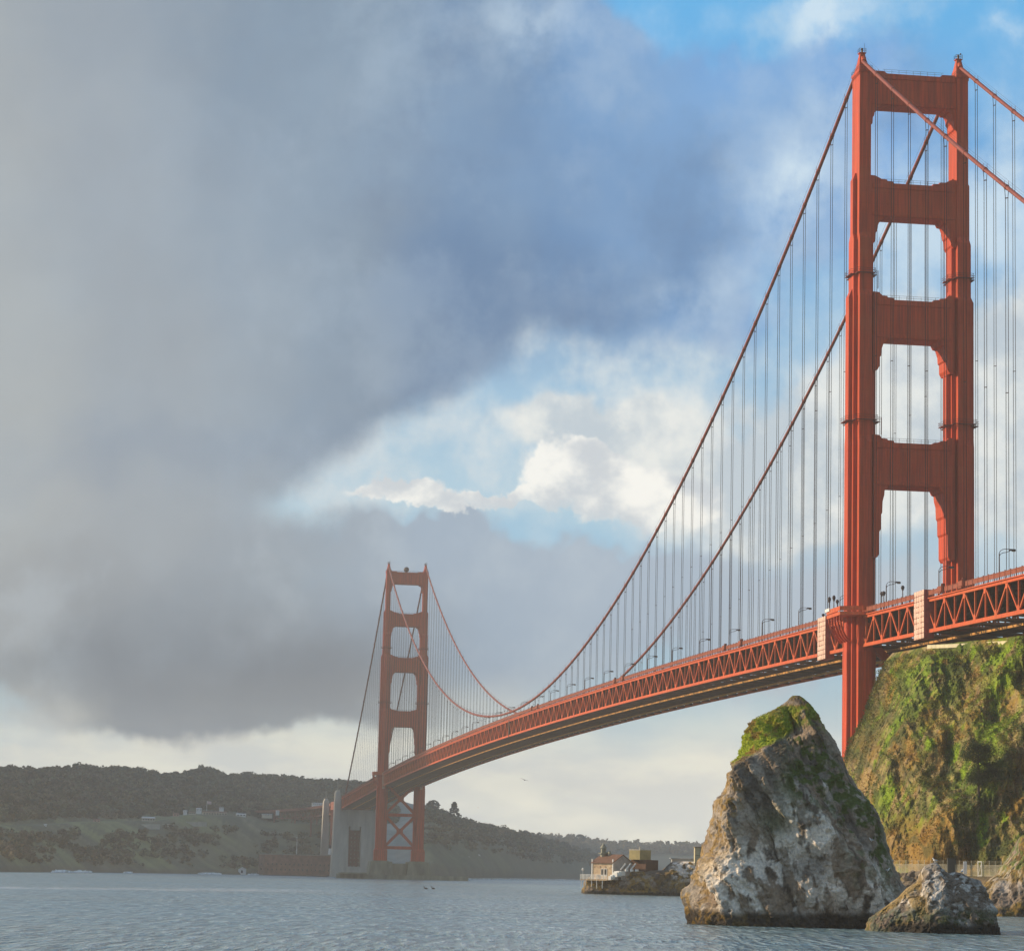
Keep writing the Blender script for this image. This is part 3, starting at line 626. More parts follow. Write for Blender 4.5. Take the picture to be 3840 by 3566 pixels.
    c = lerp(c, ochre, ss(SX, -.6, -.9)*ss(n3, .47, .60)*.7*ss(zz, .75, .6))
    tide = ss(zz+ (n1-.5)*.05, .075, .045); c = lerp(c, lerp(dark*.55, ochre*.45, ss(n3, .5, .65)*ss(SX, .1, -.7)), tide*.95)
    ring = grid_mesh('sea_stack', V, na, nz, M_rock, c, wrap=True)
    me = ring.data; me.update()
    tag(ring, 'tall pointed sea rock streaked with white guano, green on top', 'rock')
    # grass tufts on the sunlit shoulder
    m = (topf > .5) & (RNG.random(topf.shape) < .13); p = V[m]+RNG.normal(size=(m.sum(), 3))*.05; k = len(p)
    cc = c[m]*RNG.uniform(.6, 1.6, (k, 1)); p[:, 2] += .03
    tag(leaves('rock_top_grass', p, RNG.uniform(.10, .30, k), M_leaf, cc, flat=1.3, aspect=.45), 'bright green grass on the shoulder of the tall sea rock', 'grass', kind='stuff')
    return o0, D
STACK_O, STACK_D = sea_stack()

def ridge_rock(name, D, prof, depth_f, depth_b, label, colfn, step=2.2, nt_=120, jag=1.0, front_pow=.55, vwater=None, tscale=1.0):
    """rock whose skyline is prof [(u,v)], steep towards the viewer, real thickness front and back"""
    us = np.arange(prof[0][0], prof[-1][0]+.1, step); ts = np.concatenate([-np.linspace(1, 0, nt_)**1.2, np.linspace(0, 1, nt_//2)[1:]])
    V = np.zeros((len(ts), len(us), 3)); T = np.zeros((len(ts), len(us))); H = np.zeros((len(ts), len(us)))
    for i, u in enumerate(us):
        p = at(u, ip(u, prof), D); h = max(p[2], .05); e = min(1, (u-us[0])/30, max(.03, (us[-1]-u)/30)) if True else 1
        df = depth_f*(.35+.65*min(1, h/6)); db = depth_b
        for j, t in enumerate(ts):
            if t < 0: z = h*(1-(-t)**(1/front_pow))-1.4*(-t)**3; off = t*df
            else: z = h*(1-t**2)-1.4*t; off = t*db
            V[j, i] = (p[0]+FH[0]*off, p[1]+FH[1]*off, z); T[j, i] = t; H[j, i] = z/max(h, .1)
    n = (ridged(V*.30*tscale+2, 5)-.55)*1.5+(fbm(V*.9*tscale, 4)-.5)*1.1+(ridged(V*1.4*tscale+9, 3)-.5)*.45
    n *= jag
    w = ss(np.abs(T), 0.0, .25)
    V[..., 0] -= FH[0]*n*w*np.where(T < 0, 1, -1); V[..., 1] -= FH[1]*n*w*np.where(T < 0, 1, -1)
    side = (fbm(V*.5*tscale+20, 4)-.5)*1.6*jag; V[..., 0] += RT0[0]*side*w; V[..., 1] += RT0[1]*side*w
    V[..., 2] += (fbm(V*.8*tscale+30, 3)-.5)*.5*jag*ss(H, .1, .5)*(.35+.65*w)
    U = np.broadcast_to(us, T.shape)
    c = colfn(V, U, T, H)
    o = grid_mesh(name, V, len(us), len(ts), M_rock, c)
    tag(o, label, 'rock'); return o
BR = np.array([.27, .205, .15]); GY = np.array([.38, .33, .275]); DK = np.array([.065, .052, .038]); WH = np.array([.85, .77, .67]); GR = np.array([.075, .105, .022]); OC = np.array([.36, .225, .05])
def col_small(V, U, T, H):
    n1 = fbm(V*.3+3, 5); n2 = fbm(V*np.array([.8, .8, .5])+8, 5); n3 = fbm(V*1.6+1, 4)
    c = lerp(BR*.85, GY*.85, ss(n1, .42, .6)); c = lerp(c, DK, ss(n2, .53, .66)*.7)
    c = lerp(c, WH, ss(n2*.5+n3*.5, .50, .60)*.65*ss(H, .2, .4)); c = lerp(c, WH, ss(n3, .45, .6)*ss(U, 3480, 3400)*.6)
    c = lerp(c, OC, ss(U, 3470, 3430)*ss(n1, .46, .58)*.8); c = lerp(c, GR*.6, ss(V[..., 2], 3.2, 2.0)*ss(n3, .40, .55)*.8)
    return lerp(c, DK*.7, ss(V[..., 2]+(n1-.5)*1.2, 1.3, .7)*ss(U, 3290, 3330))
ridge_rock('low_rock', 300, [(3250, 3500), (3259, 3462), (3289, 3419), (3330, 3393), (3368, 3362), (3400, 3329), (3436, 3308), (3449, 3290), (3452, 3270), (3465, 3250), (3491, 3235), (3510, 3229), (3520, 3240), (3533, 3256), (3552, 3274), (3583, 3269), (3611, 3275), (3635, 3289), (3662, 3296), (3691, 3322), (3705, 3362), (3722, 3397), (3732, 3449), (3738, 3505)], 7.0, 7.0, 'low ridged rock with two gulls in front of the fence', col_small, step=1.3, nt_=230, jag=.85, front_pow=.5, tscale=1.5)
def col_shore(V, U, T, H):
    n1 = fbm(V*.25+3, 5); n2 = fbm(V*np.array([1.2, 1.2, .2])+8, 5); n3 = fbm(V*1.2+1, 4)
    c = lerp(BR*1.0, OC*.8, ss(n1, .42, .6)); c = lerp(c, DK, ss(n2, .5, .62)*.75); c = lerp(c, WH*.8, ss(n2, .52, .40)*.45*ss(V[..., 2], 3, 5)*ss(V[..., 2], 12, 8))
    c = lerp(c, GR*1.6, ss(n3, .47, .58)*ss(V[..., 2], 6, 9)*.8); return lerp(c, lerp(DK, OC*.6, ss(n3, .45, .6)), ss(V[..., 2], 2.0, 1.0))
ridge_rock('shore_rock', 490, [(3668, 3440), (3672, 3325), (3690, 3312), (3715, 3292), (3746, 3276), (3770, 3240), (3785, 3222), (3805, 3189), (3826, 3138), (3850, 3125), (3900, 3090), (4000, 3010), (4130, 2960), (4200, 3100)], 12, 22, 'ochre and grey shore rock at the right edge of the picture', col_shore, step=2.2, nt_=150, jag=1.0, front_pow=.5)
def col_islet(V, U, T, H):
    n1 = fbm(V*.2+3, 5); n2 = fbm(V*np.array([.6, .6, .35])+8, 5); n3 = fbm(V*.9+1, 4)
    c = lerp(BR*.8, OC*.95, ss(n1*.6+n2*.4, .42, .54)); c = lerp(c, DK, ss(n2, .54, .66)*.8); c = lerp(c, GY*1.2, ss(n3, .52, .66)*.55*ss(V[..., 2], 1.6, 3))
    c = lerp(c, WH, ss(U, 2490, 2520)*ss(n3, .38, .52)*ss(V[..., 2], 4, 6.5)*.9); c = lerp(c, DK, ss(U, 2440, 2470)*ss(U, 2530, 2500)*.55)
    return lerp(c, DK*.8, ss(V[..., 2]+(n1-.5), 1.1, .5))
ridge_rock('lighthouse_islet', 834, [(2188, 3360), (2192, 3310), (2200, 3292), (2215, 3284), (2262, 3285), (2300, 3276), (2350, 3267), (2420, 3264), (2488, 3262), (2500, 3246), (2516, 3232), (2560, 3228), (2640, 3230), (2720, 3232), (2820, 3260), (2860, 3360)], 9, 26, 'dark weedy rock point carrying the old signal station', col_islet, step=1.6, nt_=110, jag=1.35, front_pow=.42, tscale=.7)

# ================================================================= THE SUSPENSION BRIDGE (one thing, with its parts)
LS, YC = 1280.16, 13.72
ZT, ZM = 226.32, 84.5
def zcab(x):
    if x > LS: x = LS-x
    if x >= 0: return ZM+(ZT-ZM)*((x-LS/2)/(LS/2))**2
    return ZT+.565115*x+.000194218*x*x
def zdeck(x):
    if x < 0: return 74.6+.0205*x-.00001*x*x
    if x > LS: return 74.3-.0245*(x-LS)
    return 74.6-.3*x/LS+6.4*(1-((x-LS/2)/(LS/2))**2)
bridge = tag(empty('suspension_bridge', (0, 0, 0)), 'long red suspension bridge crossing the strait on two tall towers', 'bridge')

def make_tower():
    t = empty('tower', (0, 0, 0), parent=bridge)
    for s in (1, -1):
        y = 13.55*s; mb = MB()
        def pil(hx, hy, z0, z1, cap=1.9, dx=.55, dy=.75):
            mb.frus(0, y, z0, hx, hy, z1, hx, hy); mb.frus(0, y, z1, hx, hy, z1+cap, max(.3, hx-dx), max(.3, hy-dy))
        pil(3.75, 1.60, 12, 222.0, .02, 0, 0)
        pil(1.35, 2.67, 12, 192.5); pil(4.70, 1.64, 12, 175.8, 1.8, .95, .03); pil(2.50, 2.71, 12, 175.8, 1.6, 1.0, .05)
        pil(5.10, 1.68, 12, 160.0, 1.7, .4, .04); pil(2.85, 2.75, 12, 160.0, 1.7, .35, .04); pil(1.65, 3.72, 12, 160.2, 2.1, .4, .9)
        pil(5.45, 1.72, 12, 120.6, 1.8, .35, .04); pil(3.15, 2.79, 12, 120.6, 1.8, .3, .04); pil(1.78, 3.78, 12, 120.6, 1.8, .13, .06)
        pil(5.80, 1.80, 12, 64.8, 1.6, .35, .07); pil(3.45, 2.90, 12, 64.8, 1.6, .3, .1); pil(2.20, 3.92, 12, 64.8, 1.6, .4, .13)
        pil(6.7, 2.5, 12, 20.5, 1.5, .9, .7); pil(4.4, 3.7, 12, 20.5, 1.5, .9, .8); pil(3.1, 4.75, 12, 20.5, 1.5, .9, .8)
        # cornice with little dentils
        mb.box(-4.05, 4.05, y-1.85, y+1.85, 221.95, 222.7)
        for k in range(9): mb.box(-3.7+k*.85, -3.7+k*.85+.4, y-1.78, y+1.78, 221.2, 221.95)
        mb.build('leg', M_red, t)
        h = MB(); h.frus(0, y, 222.7, 3.6, 1.55, 224.2, 2.3, 1.25); h.frus(0, y, 224.2, 2.3, 1.25, 225.6, 1.35, 1.0); h.frus(0, y, 225.6, 1.35, 1.0, 228.0, .62, .62)
        h.box(-.95, .95, y-.95, y+.95, 228.0, 228.18); h.tube([(-1.9, y, 225.5), (-.9, y, 226.6), (0, y, 226.9), (.9, y, 226.6), (1.9, y, 225.5)], .62, 8)
        sh = h.build('saddle_housing', M_red, t)
        b = MB()
        for i in (-1, 1):
            for j in (-1, 0, 1): b.tube([(i*.9, y+j*.9, 228.15), (i*.9, y+j*.9, 229.3)], .05, 4)
            for q in (228.75, 229.3): b.tube([(i*.9, y-.9, q), (i*.9, y+.9, q)], .05, 4); b.tube([(-.9, y+i*.9, q), (.9, y+i*.9, q)], .05, 4)
        b.tube([(0, y, 228.1), (0, y, 229.0)], .3, 8); b.ell((0, y, 229.25), .36, .36, .42, 8, 6)
        b.tube([(.8, y-.9, 229.3), (.8, y-.9, 231.3 if s > 0 else 230.0)], .04, 4)
        if s < 0: b.ell((.8, y-.9, 230.1), .22, .22, .22, 8, 6)
        b.build('beacon', M_dark, t)
        # railings along the leg top
        rl = MB()
        for i in (-1, 1):
            for q in (223.2, 223.7): rl.tube([(-4.0, y+i*1.8, q), (4.0, y+i*1.8, q)], .04, 4); rl.tube([(i*4.0, y-1.8, q), (i*4.0, y+1.8, q)], .04, 4)
            for k in range(6): rl.tube([(-4+k*1.6, y+i*1.8, 222.7), (-4+k*1.6, y+i*1.8, 223.75)], .04, 4)
        rl.build('top_railing', M_dark, t)
        # maintenance galleries and their ladders
        for zr, hx, hy in ((166.3, 4.9, 2.95), (126.5, 5.3, 4.0)):
            g = MB()
            for (a0, a1, b0, b1) in ((-hx-.8, hx+.8, y-hy*.6-.7, y-hy*.6), (-hx-.8, hx+.8, y+hy*.6, y+hy*.6+.7), (-hx-.8, -hx, y-hy*.6, y+hy*.6), (hx, hx+.8, y-hy*.6, y+hy*.6), (-3, 3, y-hy-.7, y-hy*.6-.7), (-3, 3, y+hy*.6+.7, y+hy+.7)):
                g.box(a0, a1, b0, b1, zr-.14, zr)
            for q in (.55, 1.1):
                for i in (-1, 1):
                    g.tube([(-hx-.8, y+i*(hy*.6+.7), zr+q), (-3, y+i*(hy*.6+.7), zr+q), (-3, y+i*(hy+.7), zr+q), (3, y+i*(hy+.7), zr+q), (3, y+i*(hy*.6+.7), zr+q), (hx+.8, y+i*(hy*.6+.7), zr+q)], .045, 4)
                    g.tube([(i*(hx+.8), y-hy*.6-.7, zr+q), (i*(hx+.8), y+hy*.6+.7, zr+q)], .045, 4)
            for i in (-1, 1):
                for k in range(4):
                    xx = -hx-.8+k*(2*hx+1.6)/3; yy = y+i*((hy+.7) if abs(xx) < 3 else (hy*.6+.7))
                    g.tube([(xx, yy, zr), (xx, yy, zr+1.15)], .05, 4)
            yi = y-s*(hy+.95); zl = 162.5 if zr > 150 else 123.0
            for i in (-.3, .3): g.tube([(-3.0+i, yi, zl), (-3.0+i, yi, zr+1.1)], .05, 4)
            for k in range(int((zr-zl)/.6)): g.tube([(-3.35, yi, zl+k*.6), (-2.65, yi, zl+k*.6)], .05, 4)
            g.build('gallery', M_gal, t)
    specs = [(222.0, 211.4, 3.15, 12.1, [(8.9, 211.4), (9.3, 210.8), (10.3, 210.8), (10.8, 209.9), (10.9, 208.9), (11.3, 208.4), (11.4, 207.0), (11.8, 206.7), (12.3, 205.2)]),
             (191.5, 180.5, 3.30, 11.0, [(8.0, 180.5), (8.4, 179.8), (9.2, 179.7), (9.8, 178.4), (10.0, 177.1), (10.4, 176.7), (10.5, 174.9), (11.1, 174.2)]),
             (159.4, 147.1, 4.00, 9.95, [(7.0, 147.1), (7.5, 146.2), (8.3, 146.0), (8.9, 144.4), (9.0, 143.0), (9.35, 142.7), (9.4, 140.7), (10.0, 139.8)]),
             (120.7, 107.4, 4.40, 9.90, [(6.9, 107.4), (7.3, 106.5), (8.0, 106.2), (8.1, 105.0), (8.55, 103.4), (8.65, 100.6), (9.0, 100.0), (9.05, 96.4), (9.4, 95.9), (9.45, 90.4), (9.95, 89.6)])]
    for zt, zb, hx, yi, st in specs:
        lowz = st[-1][1]; st = [(y, z+1.8*(.22+.78*(z-lowz)/(zb-lowz))) for y, z in st]; zb += 1.8
        mb = MB(); yl = yi+1.2
        top = [(5.4, zt), (5.5, zt+.45), (7.2, zt+.55), (7.3, zt+.95), (8.8 if yi < 11.5 else 9.2, zt+1.05), (yi-.4, zt+1.9), (yl, zt+2.0)] if zt < 221 else [(7.4, zt), (8.2, zt+.6), (yl, zt+.62)]
        half = top+[(yl, st[-1][1])]+st[::-1]
        poly = [(y, z) for y, z in half]+[(-y, z) for y, z in half[::-1]]
        # split into convex-ish strips so that the n-gon triangulates cleanly
        mb.prism(poly, 'x', -hx, hx)
        for z0, z1, d in ((zb+.15, zb+.75, .26), (zt-1.5, zt-.1, .28), (zb+.75, zb+1.2, .12)):
            for i in (-1, 1): mb.box(*(sorted((i*hx, i*(hx+d)))), -yi-.3, yi+.3, z0, z1)
        for i in (-1, 1):                                           # vertical fluting of the portal face
            for k in range(-3, 4):
                w_ = .5; mb.box(*(sorted((i*hx, i*(hx+.07)))), k*2.4-w_/2, k*2.4+w_/2, zb+2.0+abs(k) % 2*.5, zt-2.2-abs(k) % 3*.35)
        mb.build('portal_strut', M_red, t)
        rl = MB()
        for xx in (-hx+.2, hx-.2):
            for q in (.6, 1.15): rl.tube([(xx, -8.6, zt+q), (xx, 8.6, zt+q)], .035, 4)
            for k in range(9): rl.tube([(xx, -8+k*2., zt), (xx, -8+k*2., zt+1.15)], .04, 4)
        rl.build('strut_railing', M_dark, t)
    br = MB()
    for z in (46.0, 22.6): br.box(-1.5, 1.5, -11, 11, z-1.1, z+1.1)
    for z0, z1 in ((23.4, 45.2), (46.9, 68.0)):
        br.bar((0.05, -10.6, z0), (0.05, 10.6, z1), 2.6, 1.9); br.bar((-.05, 10.6, z0), (-.05, -10.6, z1), 2.5, 1.9)
        br.box(-1.45, 1.45, -2.2, 2.2, (z0+z1)/2-2.0, (z0+z1)/2+2.0)
    br.build('cross_brace', M_red, t)
    for s in (1, -1):                                               # sidewalk bulging round the outside of each leg, on curved brackets
        y = 13.55*s; pl = MB(); zd = 75.1
        pts = [(-9.5, 13.4), (-9.5, 15.2), (-6.8, 20.6), (6.8, 20.6), (9.5, 15.2), (9.5, 13.4)]
        poly = [(p[0], p[1]*s) for p in pts]
        if s < 0: poly = poly[::-1]
        pl.prism(poly, 'z', zd-.9, zd); 
        for q0, q1 in ((zd, zd+1.5),):
            for a, b in zip(pts[:-1], pts[1:]): pl.bar((a[0], a[1]*s, zd+.8), (b[0], b[1]*s, zd+.8), .07, 1.2)
        for a in pts[1:5]: pl.tube([(a[0], a[1]*s, zd-.2), (a[0], a[1]*s, zd+1.7)], .08, 5)
        pl.build('sidewalk_platform', M_truss, t)
        for xx in (-5.6, -2.8, 0, 2.8, 5.6):
            bk = MB(); prev = None
            for k in range(8):
                a = k/7*math.pi/2; q = (xx*(1-.25*k/7), s*(17.1+3.1*math.cos(a)**1.3), 74.2-6.5*math.sin(a))
                if prev: bk.bar(prev, q, .35, .5)
                prev = q
            bk.build('platform_bracket', M_red, t)
    return t
tower = make_tower(); tower2 = copy_tree(tower, bridge); tower2.location = (LS, 0, 0)
# radar dome standing on the far tower's top strut
dm = MB(); dm.tube([(0, 0, 0), (0, 0, 1.3)], .8, 10); dm.ell((0, 0, 2.9), 2.0, 2.0, 2.0, 14, 10)
dome = dm.build('radar_dome', M_dark); dome.location = (LS, .6, 221.4); tag(dome, 'dark round dome standing on the top crossbeam of the far tower', 'dome')

# piers
for x0, far in ((LS, True), (0, False)):
    p = MB()
    for s in (1, -1):
        for a in (0, .55): p.frus(x0, 13.5*s, -3, 12-a*6, 9.5-a*4, 12.6+a, 10.2-a*6, 7.6-a*4)
    p.box(x0-6, x0+6, -7, 7, -3, 11.4)
    for k in range(3): p.frus(x0-6.1, -4+4*k, -2, .5, .7, 10.6, .3, .6)
    if far:
        n = 40; ring = [(x0+26*math.cos(2*math.pi*k/n), 48*math.sin(2*math.pi*k/n)-3) for k in range(n)]
        p.prism(ring, 'z', -3, 3.3)
        p.box(x0-24, x0-6, 25, 44, 3.3, 4.3)
    p.build('pier', M_pier, bridge)

# main cables with clamps, hand ropes
xs_main = [15.24*k for k in range(1, 84)]; xs_n = [-15.24*k for k in range(1, 23)]; xs_s = [LS+15.24*k for k in range(1, 22)]
for s in (1, -1):
    y = YC*s; c = MB()
    xs = np.concatenate([np.arange(-400, 0, 6.), np.arange(0, LS, 7.62), np.arange(LS, LS+345, 6.)])
    c.tube([(x, y, zcab(x)) for x in xs], .50, 10)
    for x in xs_main+xs_n+xs_s:
        d = 1.0; a = Vector((x-d*.5, y, zcab(x-d*.5))); b = Vector((x+d*.5, y, zcab(x+d*.5)))
        c.tube([a, b], .64, 8); c.tube([(x, y-.45, zcab(x)+.4), (x, y-.45, zcab(x)+1.5)], .05, 4); c.tube([(x, y+.45, zcab(x)+.4), (x, y+.45, zcab(x)+1.5)], .05, 4)
    co = c.build('main_cable', M_cable, bridge, smooth=True)
    hr = MB()
    for o in (-.45, .45): hr.tube([(x, y+o, zcab(x)+1.5) for x in xs], .022, 4)
    hr.build('hand_rope', M_rope, co)
# suspenders: the hundred that show largest are parts, the rest one mesh
sus = []
for s in (1, -1):
    for x in xs_n+xs_main+xs_s:
        if x < -150: continue
        lo = zdeck(x)+.2; hi = zcab(x)-.3
        if hi-lo < 1.2: continue
        dist = math.hypot(x-CX, s*YC-CY); sus.append(((hi-lo)/dist*(1.0 if x < 1200 else .2), x, s*YC, lo, hi))
sus.sort(reverse=True); rest = MB()
for i, (_, x, y, lo, hi) in enumerate(sus):
    m_ = MB() if i < 100 else rest
    rr = .075 if i < 140 else .055
    sp2 = .26
    for o in (-sp2, sp2): m_.tube([(x+o, y+o*.8, lo), (x+o, y+o*.8, hi-2.2), (x+o*1.6, y+o*1.2, hi)], rr, 5)
    m_.bar((x-sp2*1.3, y-sp2, hi-2.2), (x+sp2*1.3, y+sp2, hi-2.2), .16, .2)
    if hi-lo > 40: m_.bar((x-sp2*1.2, y-sp2, lo+(hi-lo)*.47), (x+sp2*1.2, y+sp2, lo+(hi-lo)*.47), .14, .16)
    if i < 100: m_.build('suspender', M_rope, bridge)
tag(rest.build('suspender', M_rope, bridge), kind='stuff')

# deck: slab with kerbs, floor beams, stiffening trusses, lateral bracing, railings
X0, X1, PN = -396.24, LS+345, 7.62
xs = np.arange(X0, X1, PN)
def loft(mb, sec, xs):
    n = len(sec); vs = []
    for x in xs:
        z = zdeck(x); vs += [(x, p[0], z+p[1]) for p in sec]
    fs = [(i*n+k, (i+1)*n+k, (i+1)*n+(k+1) % n, i*n+(k+1) % n) for i in range(len(xs)-1) for k in range(n)]
    fs += [tuple(range(n)), tuple(range((len(xs)-1)*n+n-1, (len(xs)-1)*n-1, -1))]
    mb.add(vs, fs)
dk = MB(); loft(dk, [(-12.9, .28), (-9.6, .28), (-9.55, .10), (9.55, .10), (9.6, .28), (12.9, .28), (12.9, -.05), (9, -.5), (-9, -.5), (-12.9, -.05)], xs)
dko = dk.build('roadway_deck', M_asph, bridge)
fb = MB()
for i, x in enumerate(xs):
    z = zdeck(x)
    fb.box(x-.18, x+.18, -13.3, 13.3, z-2.1, z-.55)
    if i % 2 == 0: fb.box(x-.15, x+.15, -13.3, 13.3, z-8.2, z-7.5)
    if i+2 < len(xs) and i % 2 == 0:
        z2 = zdeck(xs[i+2]); fb.bar((x, -13.2, z-7.9), (xs[i+2], 13.2, z2-7.9), .5, .45); fb.bar((x, 13.2, z-7.86), (xs[i+2], -13.2, z2-7.86), .5, .45)
    if i % 2 == 0:
        for a, b in ((-13.2, -4.4), (4.4, 13.2)): fb.bar((x, a, z-7.8 if a < 0 else z-2.0), (x, b, z-2.0 if a < 0 else z-7.8), .4, .35)
for y in np.linspace(-8.5, 8.5, 7): loft(fb, [(y-.15, -.5), (y+.15, -.5), (y+.15, -1.15), (y-.15, -1.15)], xs)
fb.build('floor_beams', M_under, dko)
tv = MB()
for y in (-6.5, 5.0): loft(tv, [(y-.2, -8.45), (y+.2, -8.45), (y+.2, -9.0), (y-.2, -9.0)], xs)
tv.build('traveller_rail', M_trav, dko)
for s in (1, -1):
    y = YC*s; wb = MB()
    for i, x in enumerate(xs[:-1]):
        z = zdeck(x); zn = zdeck(x+PN); k = int(round(x/PN))
        wb.box(x-.17, x+.17, y-.22, y+.22, z-7.6, z-.85)
        if k % 2 == 0: wb.bar((x+.3, y, z-1.0), (x+PN-.3, y, zn-7.5), .46, .40, (0, 1, 0))
        else: wb.bar((x+.3, y, z-7.5), (x+PN-.3, y, zn-1.0), .46, .40, (0, 1, 0))
        zz = z-1.35 if k % 2 == 0 else z-7.05
        for o in (-.27, .27): wb.add([(x-1.0, y+o*1.1, zz+(.5 if k % 2 == 0 else -.5)), (x+1.0, y+o*1.1, zz+(.5 if k % 2 == 0 else -.5)), (x+.5, y+o*1.1, zz+(-.75 if k % 2 == 0 else .75)), (x-.5, y+o*1.1, zz+(-.75 if k % 2 == 0 else .75))], [(0, 1, 2, 3)])
    wo_ = wb.build('stiffening_truss', M_truss, bridge)
    tcb = MB(); loft(tcb, [(y-.42, -.02), (y+.42, -.02), (y+.42, -.92), (y-.42, -.92)], xs); loft(tcb, [(y+s*.42, .02), (y+s*.75, .02), (y+s*.75, -.22), (y+s*.42, -.22)], xs)
    tcb.build('top_chord', M_truss, wo_)
    bcb = MB(); loft(bcb, [(y-.42, -7.52), (y+.42, -7.52), (y+.42, -8.4), (y-.42, -8.4)], xs); bcb.build('bottom_chord', M_truss, wo_)
    rb = MB(); yr = y+s*.62
    loft(rb, [(yr-.03, .62), (yr+.03, .62), (yr+.03, 1.62), (yr-.03, 1.62)], xs); loft(rb, [(yr-.09, 1.62), (yr+.09, 1.62), (yr+.09, 1.74), (yr-.09, 1.74)], xs)
    for x in np.arange(X0, X1-4, 3.81):
        z = zdeck(x); rb.box(x-.11, x+.11, yr-.11, yr+.11, z-.1, z+1.95)
    for x in np.arange(X0, X1-4, 1.27):
        z = zdeck(x); rb.box(x-.06, x+.06, yr-.05, yr+.05, z+.1, z+.62)
    rb.build('railing', M_rail, bridge)
# access gates on the near railing
for x in (-74.5, -90.5, 135.0, 158.0, 335, 352, 548, 566):
    g = MB(); z = zdeck(x); y = YC+.9
    g.box(x-1.6, x+1.6, y-.25, y+.15, z+.75, z+2.0); g.box(x-1.6, x+.8, y-.25, y+.3, z+.25, z+.6)
    for a in (1.9, 2.7): g.box(x-a-.07, x-a+.07, y-.5, y+.2, z+.3, z+2.4)
    g.box(x-2.8, x-1.8, y-.5, y+.2, z+2.3, z+2.45)
    g.build('access_gate', M_rail, bridge)
# dark expansion joint at midspan
ej = MB()
for s in (1, -1): ej.box(LS/2-1.0, LS/2+1.0, s*YC-.55, s*YC+.55, zdeck(LS/2)-8.45, zdeck(LS/2)+.05)
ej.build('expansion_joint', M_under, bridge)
# end posts of the trusses on both sides of the far tower
for x in (LS-10.5, LS+11.5):
    e = MB(); z = zdeck(x)
    for s in (1, -1): e.box(x-1.0, x+1.0, s*YC-.9, s*YC+1.0*s if s > 0 else s*YC+.9, z-10.2, z+1.4)
    e.build('end_post', mat('pale_post_paint', (.62, .30, .18), .8), bridge)

# concrete pylons beyond the far tower
def pylon(x, d, zt_, zw, opening):
    p = MB()
    for s in (1, -1):
        if not opening: p = MB()
        p.frus(x, s*17.4, -2, d/2+1.2, 3.9, 20, d/2+.5, 3.3); p.frus(x, s*17.2, 20, d/2+.5, 3.3, zt_, d/2, 2.3); p.frus(x, s*17.2, zt_, d/2-.3, 2.0, zt_+2.2, d/2-1.0, 1.2)
        p.tube([(x, s*17.2, zt_+2), (x, s*17.2, zt_+9)], .18, 5)
        if not opening: p.build('pylon', M_conc, bridge)
    if opening:
        p.box(x-d/2+.4, x+d/2-.4, 7.2, 16, -2, zw); p.box(x-d/2+.4, x+d/2-.4, -16, -3.2, -2, zw)
        p.box(x-d/2+.42, x+d/2-.42, -3.2, 7.2, 42.6, zw); p.box(x-d/2+.42, x+d/2-.42, -3.2, 7.2, -2, 9)
        p.box(x-d/2+.9, x+d/2-.9, -1.9, 5.9, 39.5, 42.6)
        for z in np.arange(4, zw, 5.2): p.box(x-d/2+.33, x-d/2+.4, -15.5, 15.5, z, z+.25) if not (9 < z < 43) else (p.box(x-d/2+.33, x-d/2+.4, 7.3, 15.5, z, z+.25), p.box(x-d/2+.33, x-d/2+.4, -15.5, -3.3, z, z+.25))
    if opening: p.build('pylon', M_conc, bridge)
pylon(1631, 13, 70.5, 56.5, True); pylon(1756, 12, 66.5, 30, False)
# steel arch between the pylons and the curving approach viaduct
ar = MB()
for s in (1, -1):
    prev = None
    for k in range(15):
        x = 1640+k*108/14; a = (k/14-.5)*2; z = 44-26*a*a; q = (x, s*13.0, z)
        if prev: ar.bar(prev, q, 1.6, 2.2); ar.bar((x, s*13, z), (x, s*13, zdeck(1631)-7.5), .9, .9, (1, 0, 0)); ar.bar(prev, (x, s*13, zdeck(1631)-7.5), .6, .6)
        prev = q
for k in range(1, 14, 2):
    x = 1640+k*108/14; a = (k/14-.5)*2; z = 44-26*a*a; ar.bar((x, -13, z), (x, 13, z+6), .9, .9); ar.bar((x, 13, z), (x, -13, z+6), .9, .9); ar.bar((x, -13, z), (x, 13, z), .9, .9)
ar.box(1640, 1750, -13.5, 13.5, zdeck(1631)-7.4, zdeck(1631)-.3)
for z in np.arange(3, 44, 3.4): ar.box(1638.2, 1638.8, -3.4, 7.4, z, z+2.6)
for y in (-2, 1, 4): ar.box(1638.3, 1638.7, y, y+2.2, 0, 43)
ar.build('arch_span', mat('arch_paint', (.24, .07, .045), .8), bridge)
vi = MB(); path = [(1760, 0), (1850, 1), (1950, 5), (2050, 14), (2150, 29), (2240, 50), (2320, 75), (2390, 100)]
for (a, b), (a2, b2) in zip(path[:-1], path[1:]):
    za = 64.5+(a-1760)*.003; zb_ = 64.5+(a2-1760)*.003
    vi.bar((a, b, za-1), (a2, b2, zb_-1), 26, 2.4)
    for o in (-11, 11):
        d = Vector((a2-a, b2-b, 0)).normalized(); n_ = Vector((-d.y, d.x, 0))*o
        if a < 2120:
            vi.bar(Vector((a, b, za-9))+n_, Vector((a2, b2, zb_-9))+n_, .8, .9)
            for k in range(8):
                t0, t1 = k/8, (k+1)/8; p0 = Vector((a+(a2-a)*t0, b+(b2-b)*t0, za-(9 if k % 2 else 2)))+n_; p1 = Vector((a+(a2-a)*t1, b+(b2-b)*t1, za-(2 if k % 2 else 9)))+n_
                vi.bar(p0, p1, .6, .6)
        gz = 12; vi.bar(Vector((a2, b2, gz))+n_, Vector((a2, b2, zb_-2))+n_, 1.6, 1.6, (1, 0, 0))
    vi.bar(Vector((a2, b2, 18))+n_, Vector((a2, b2, zb_-4))-n_, .8, .8)
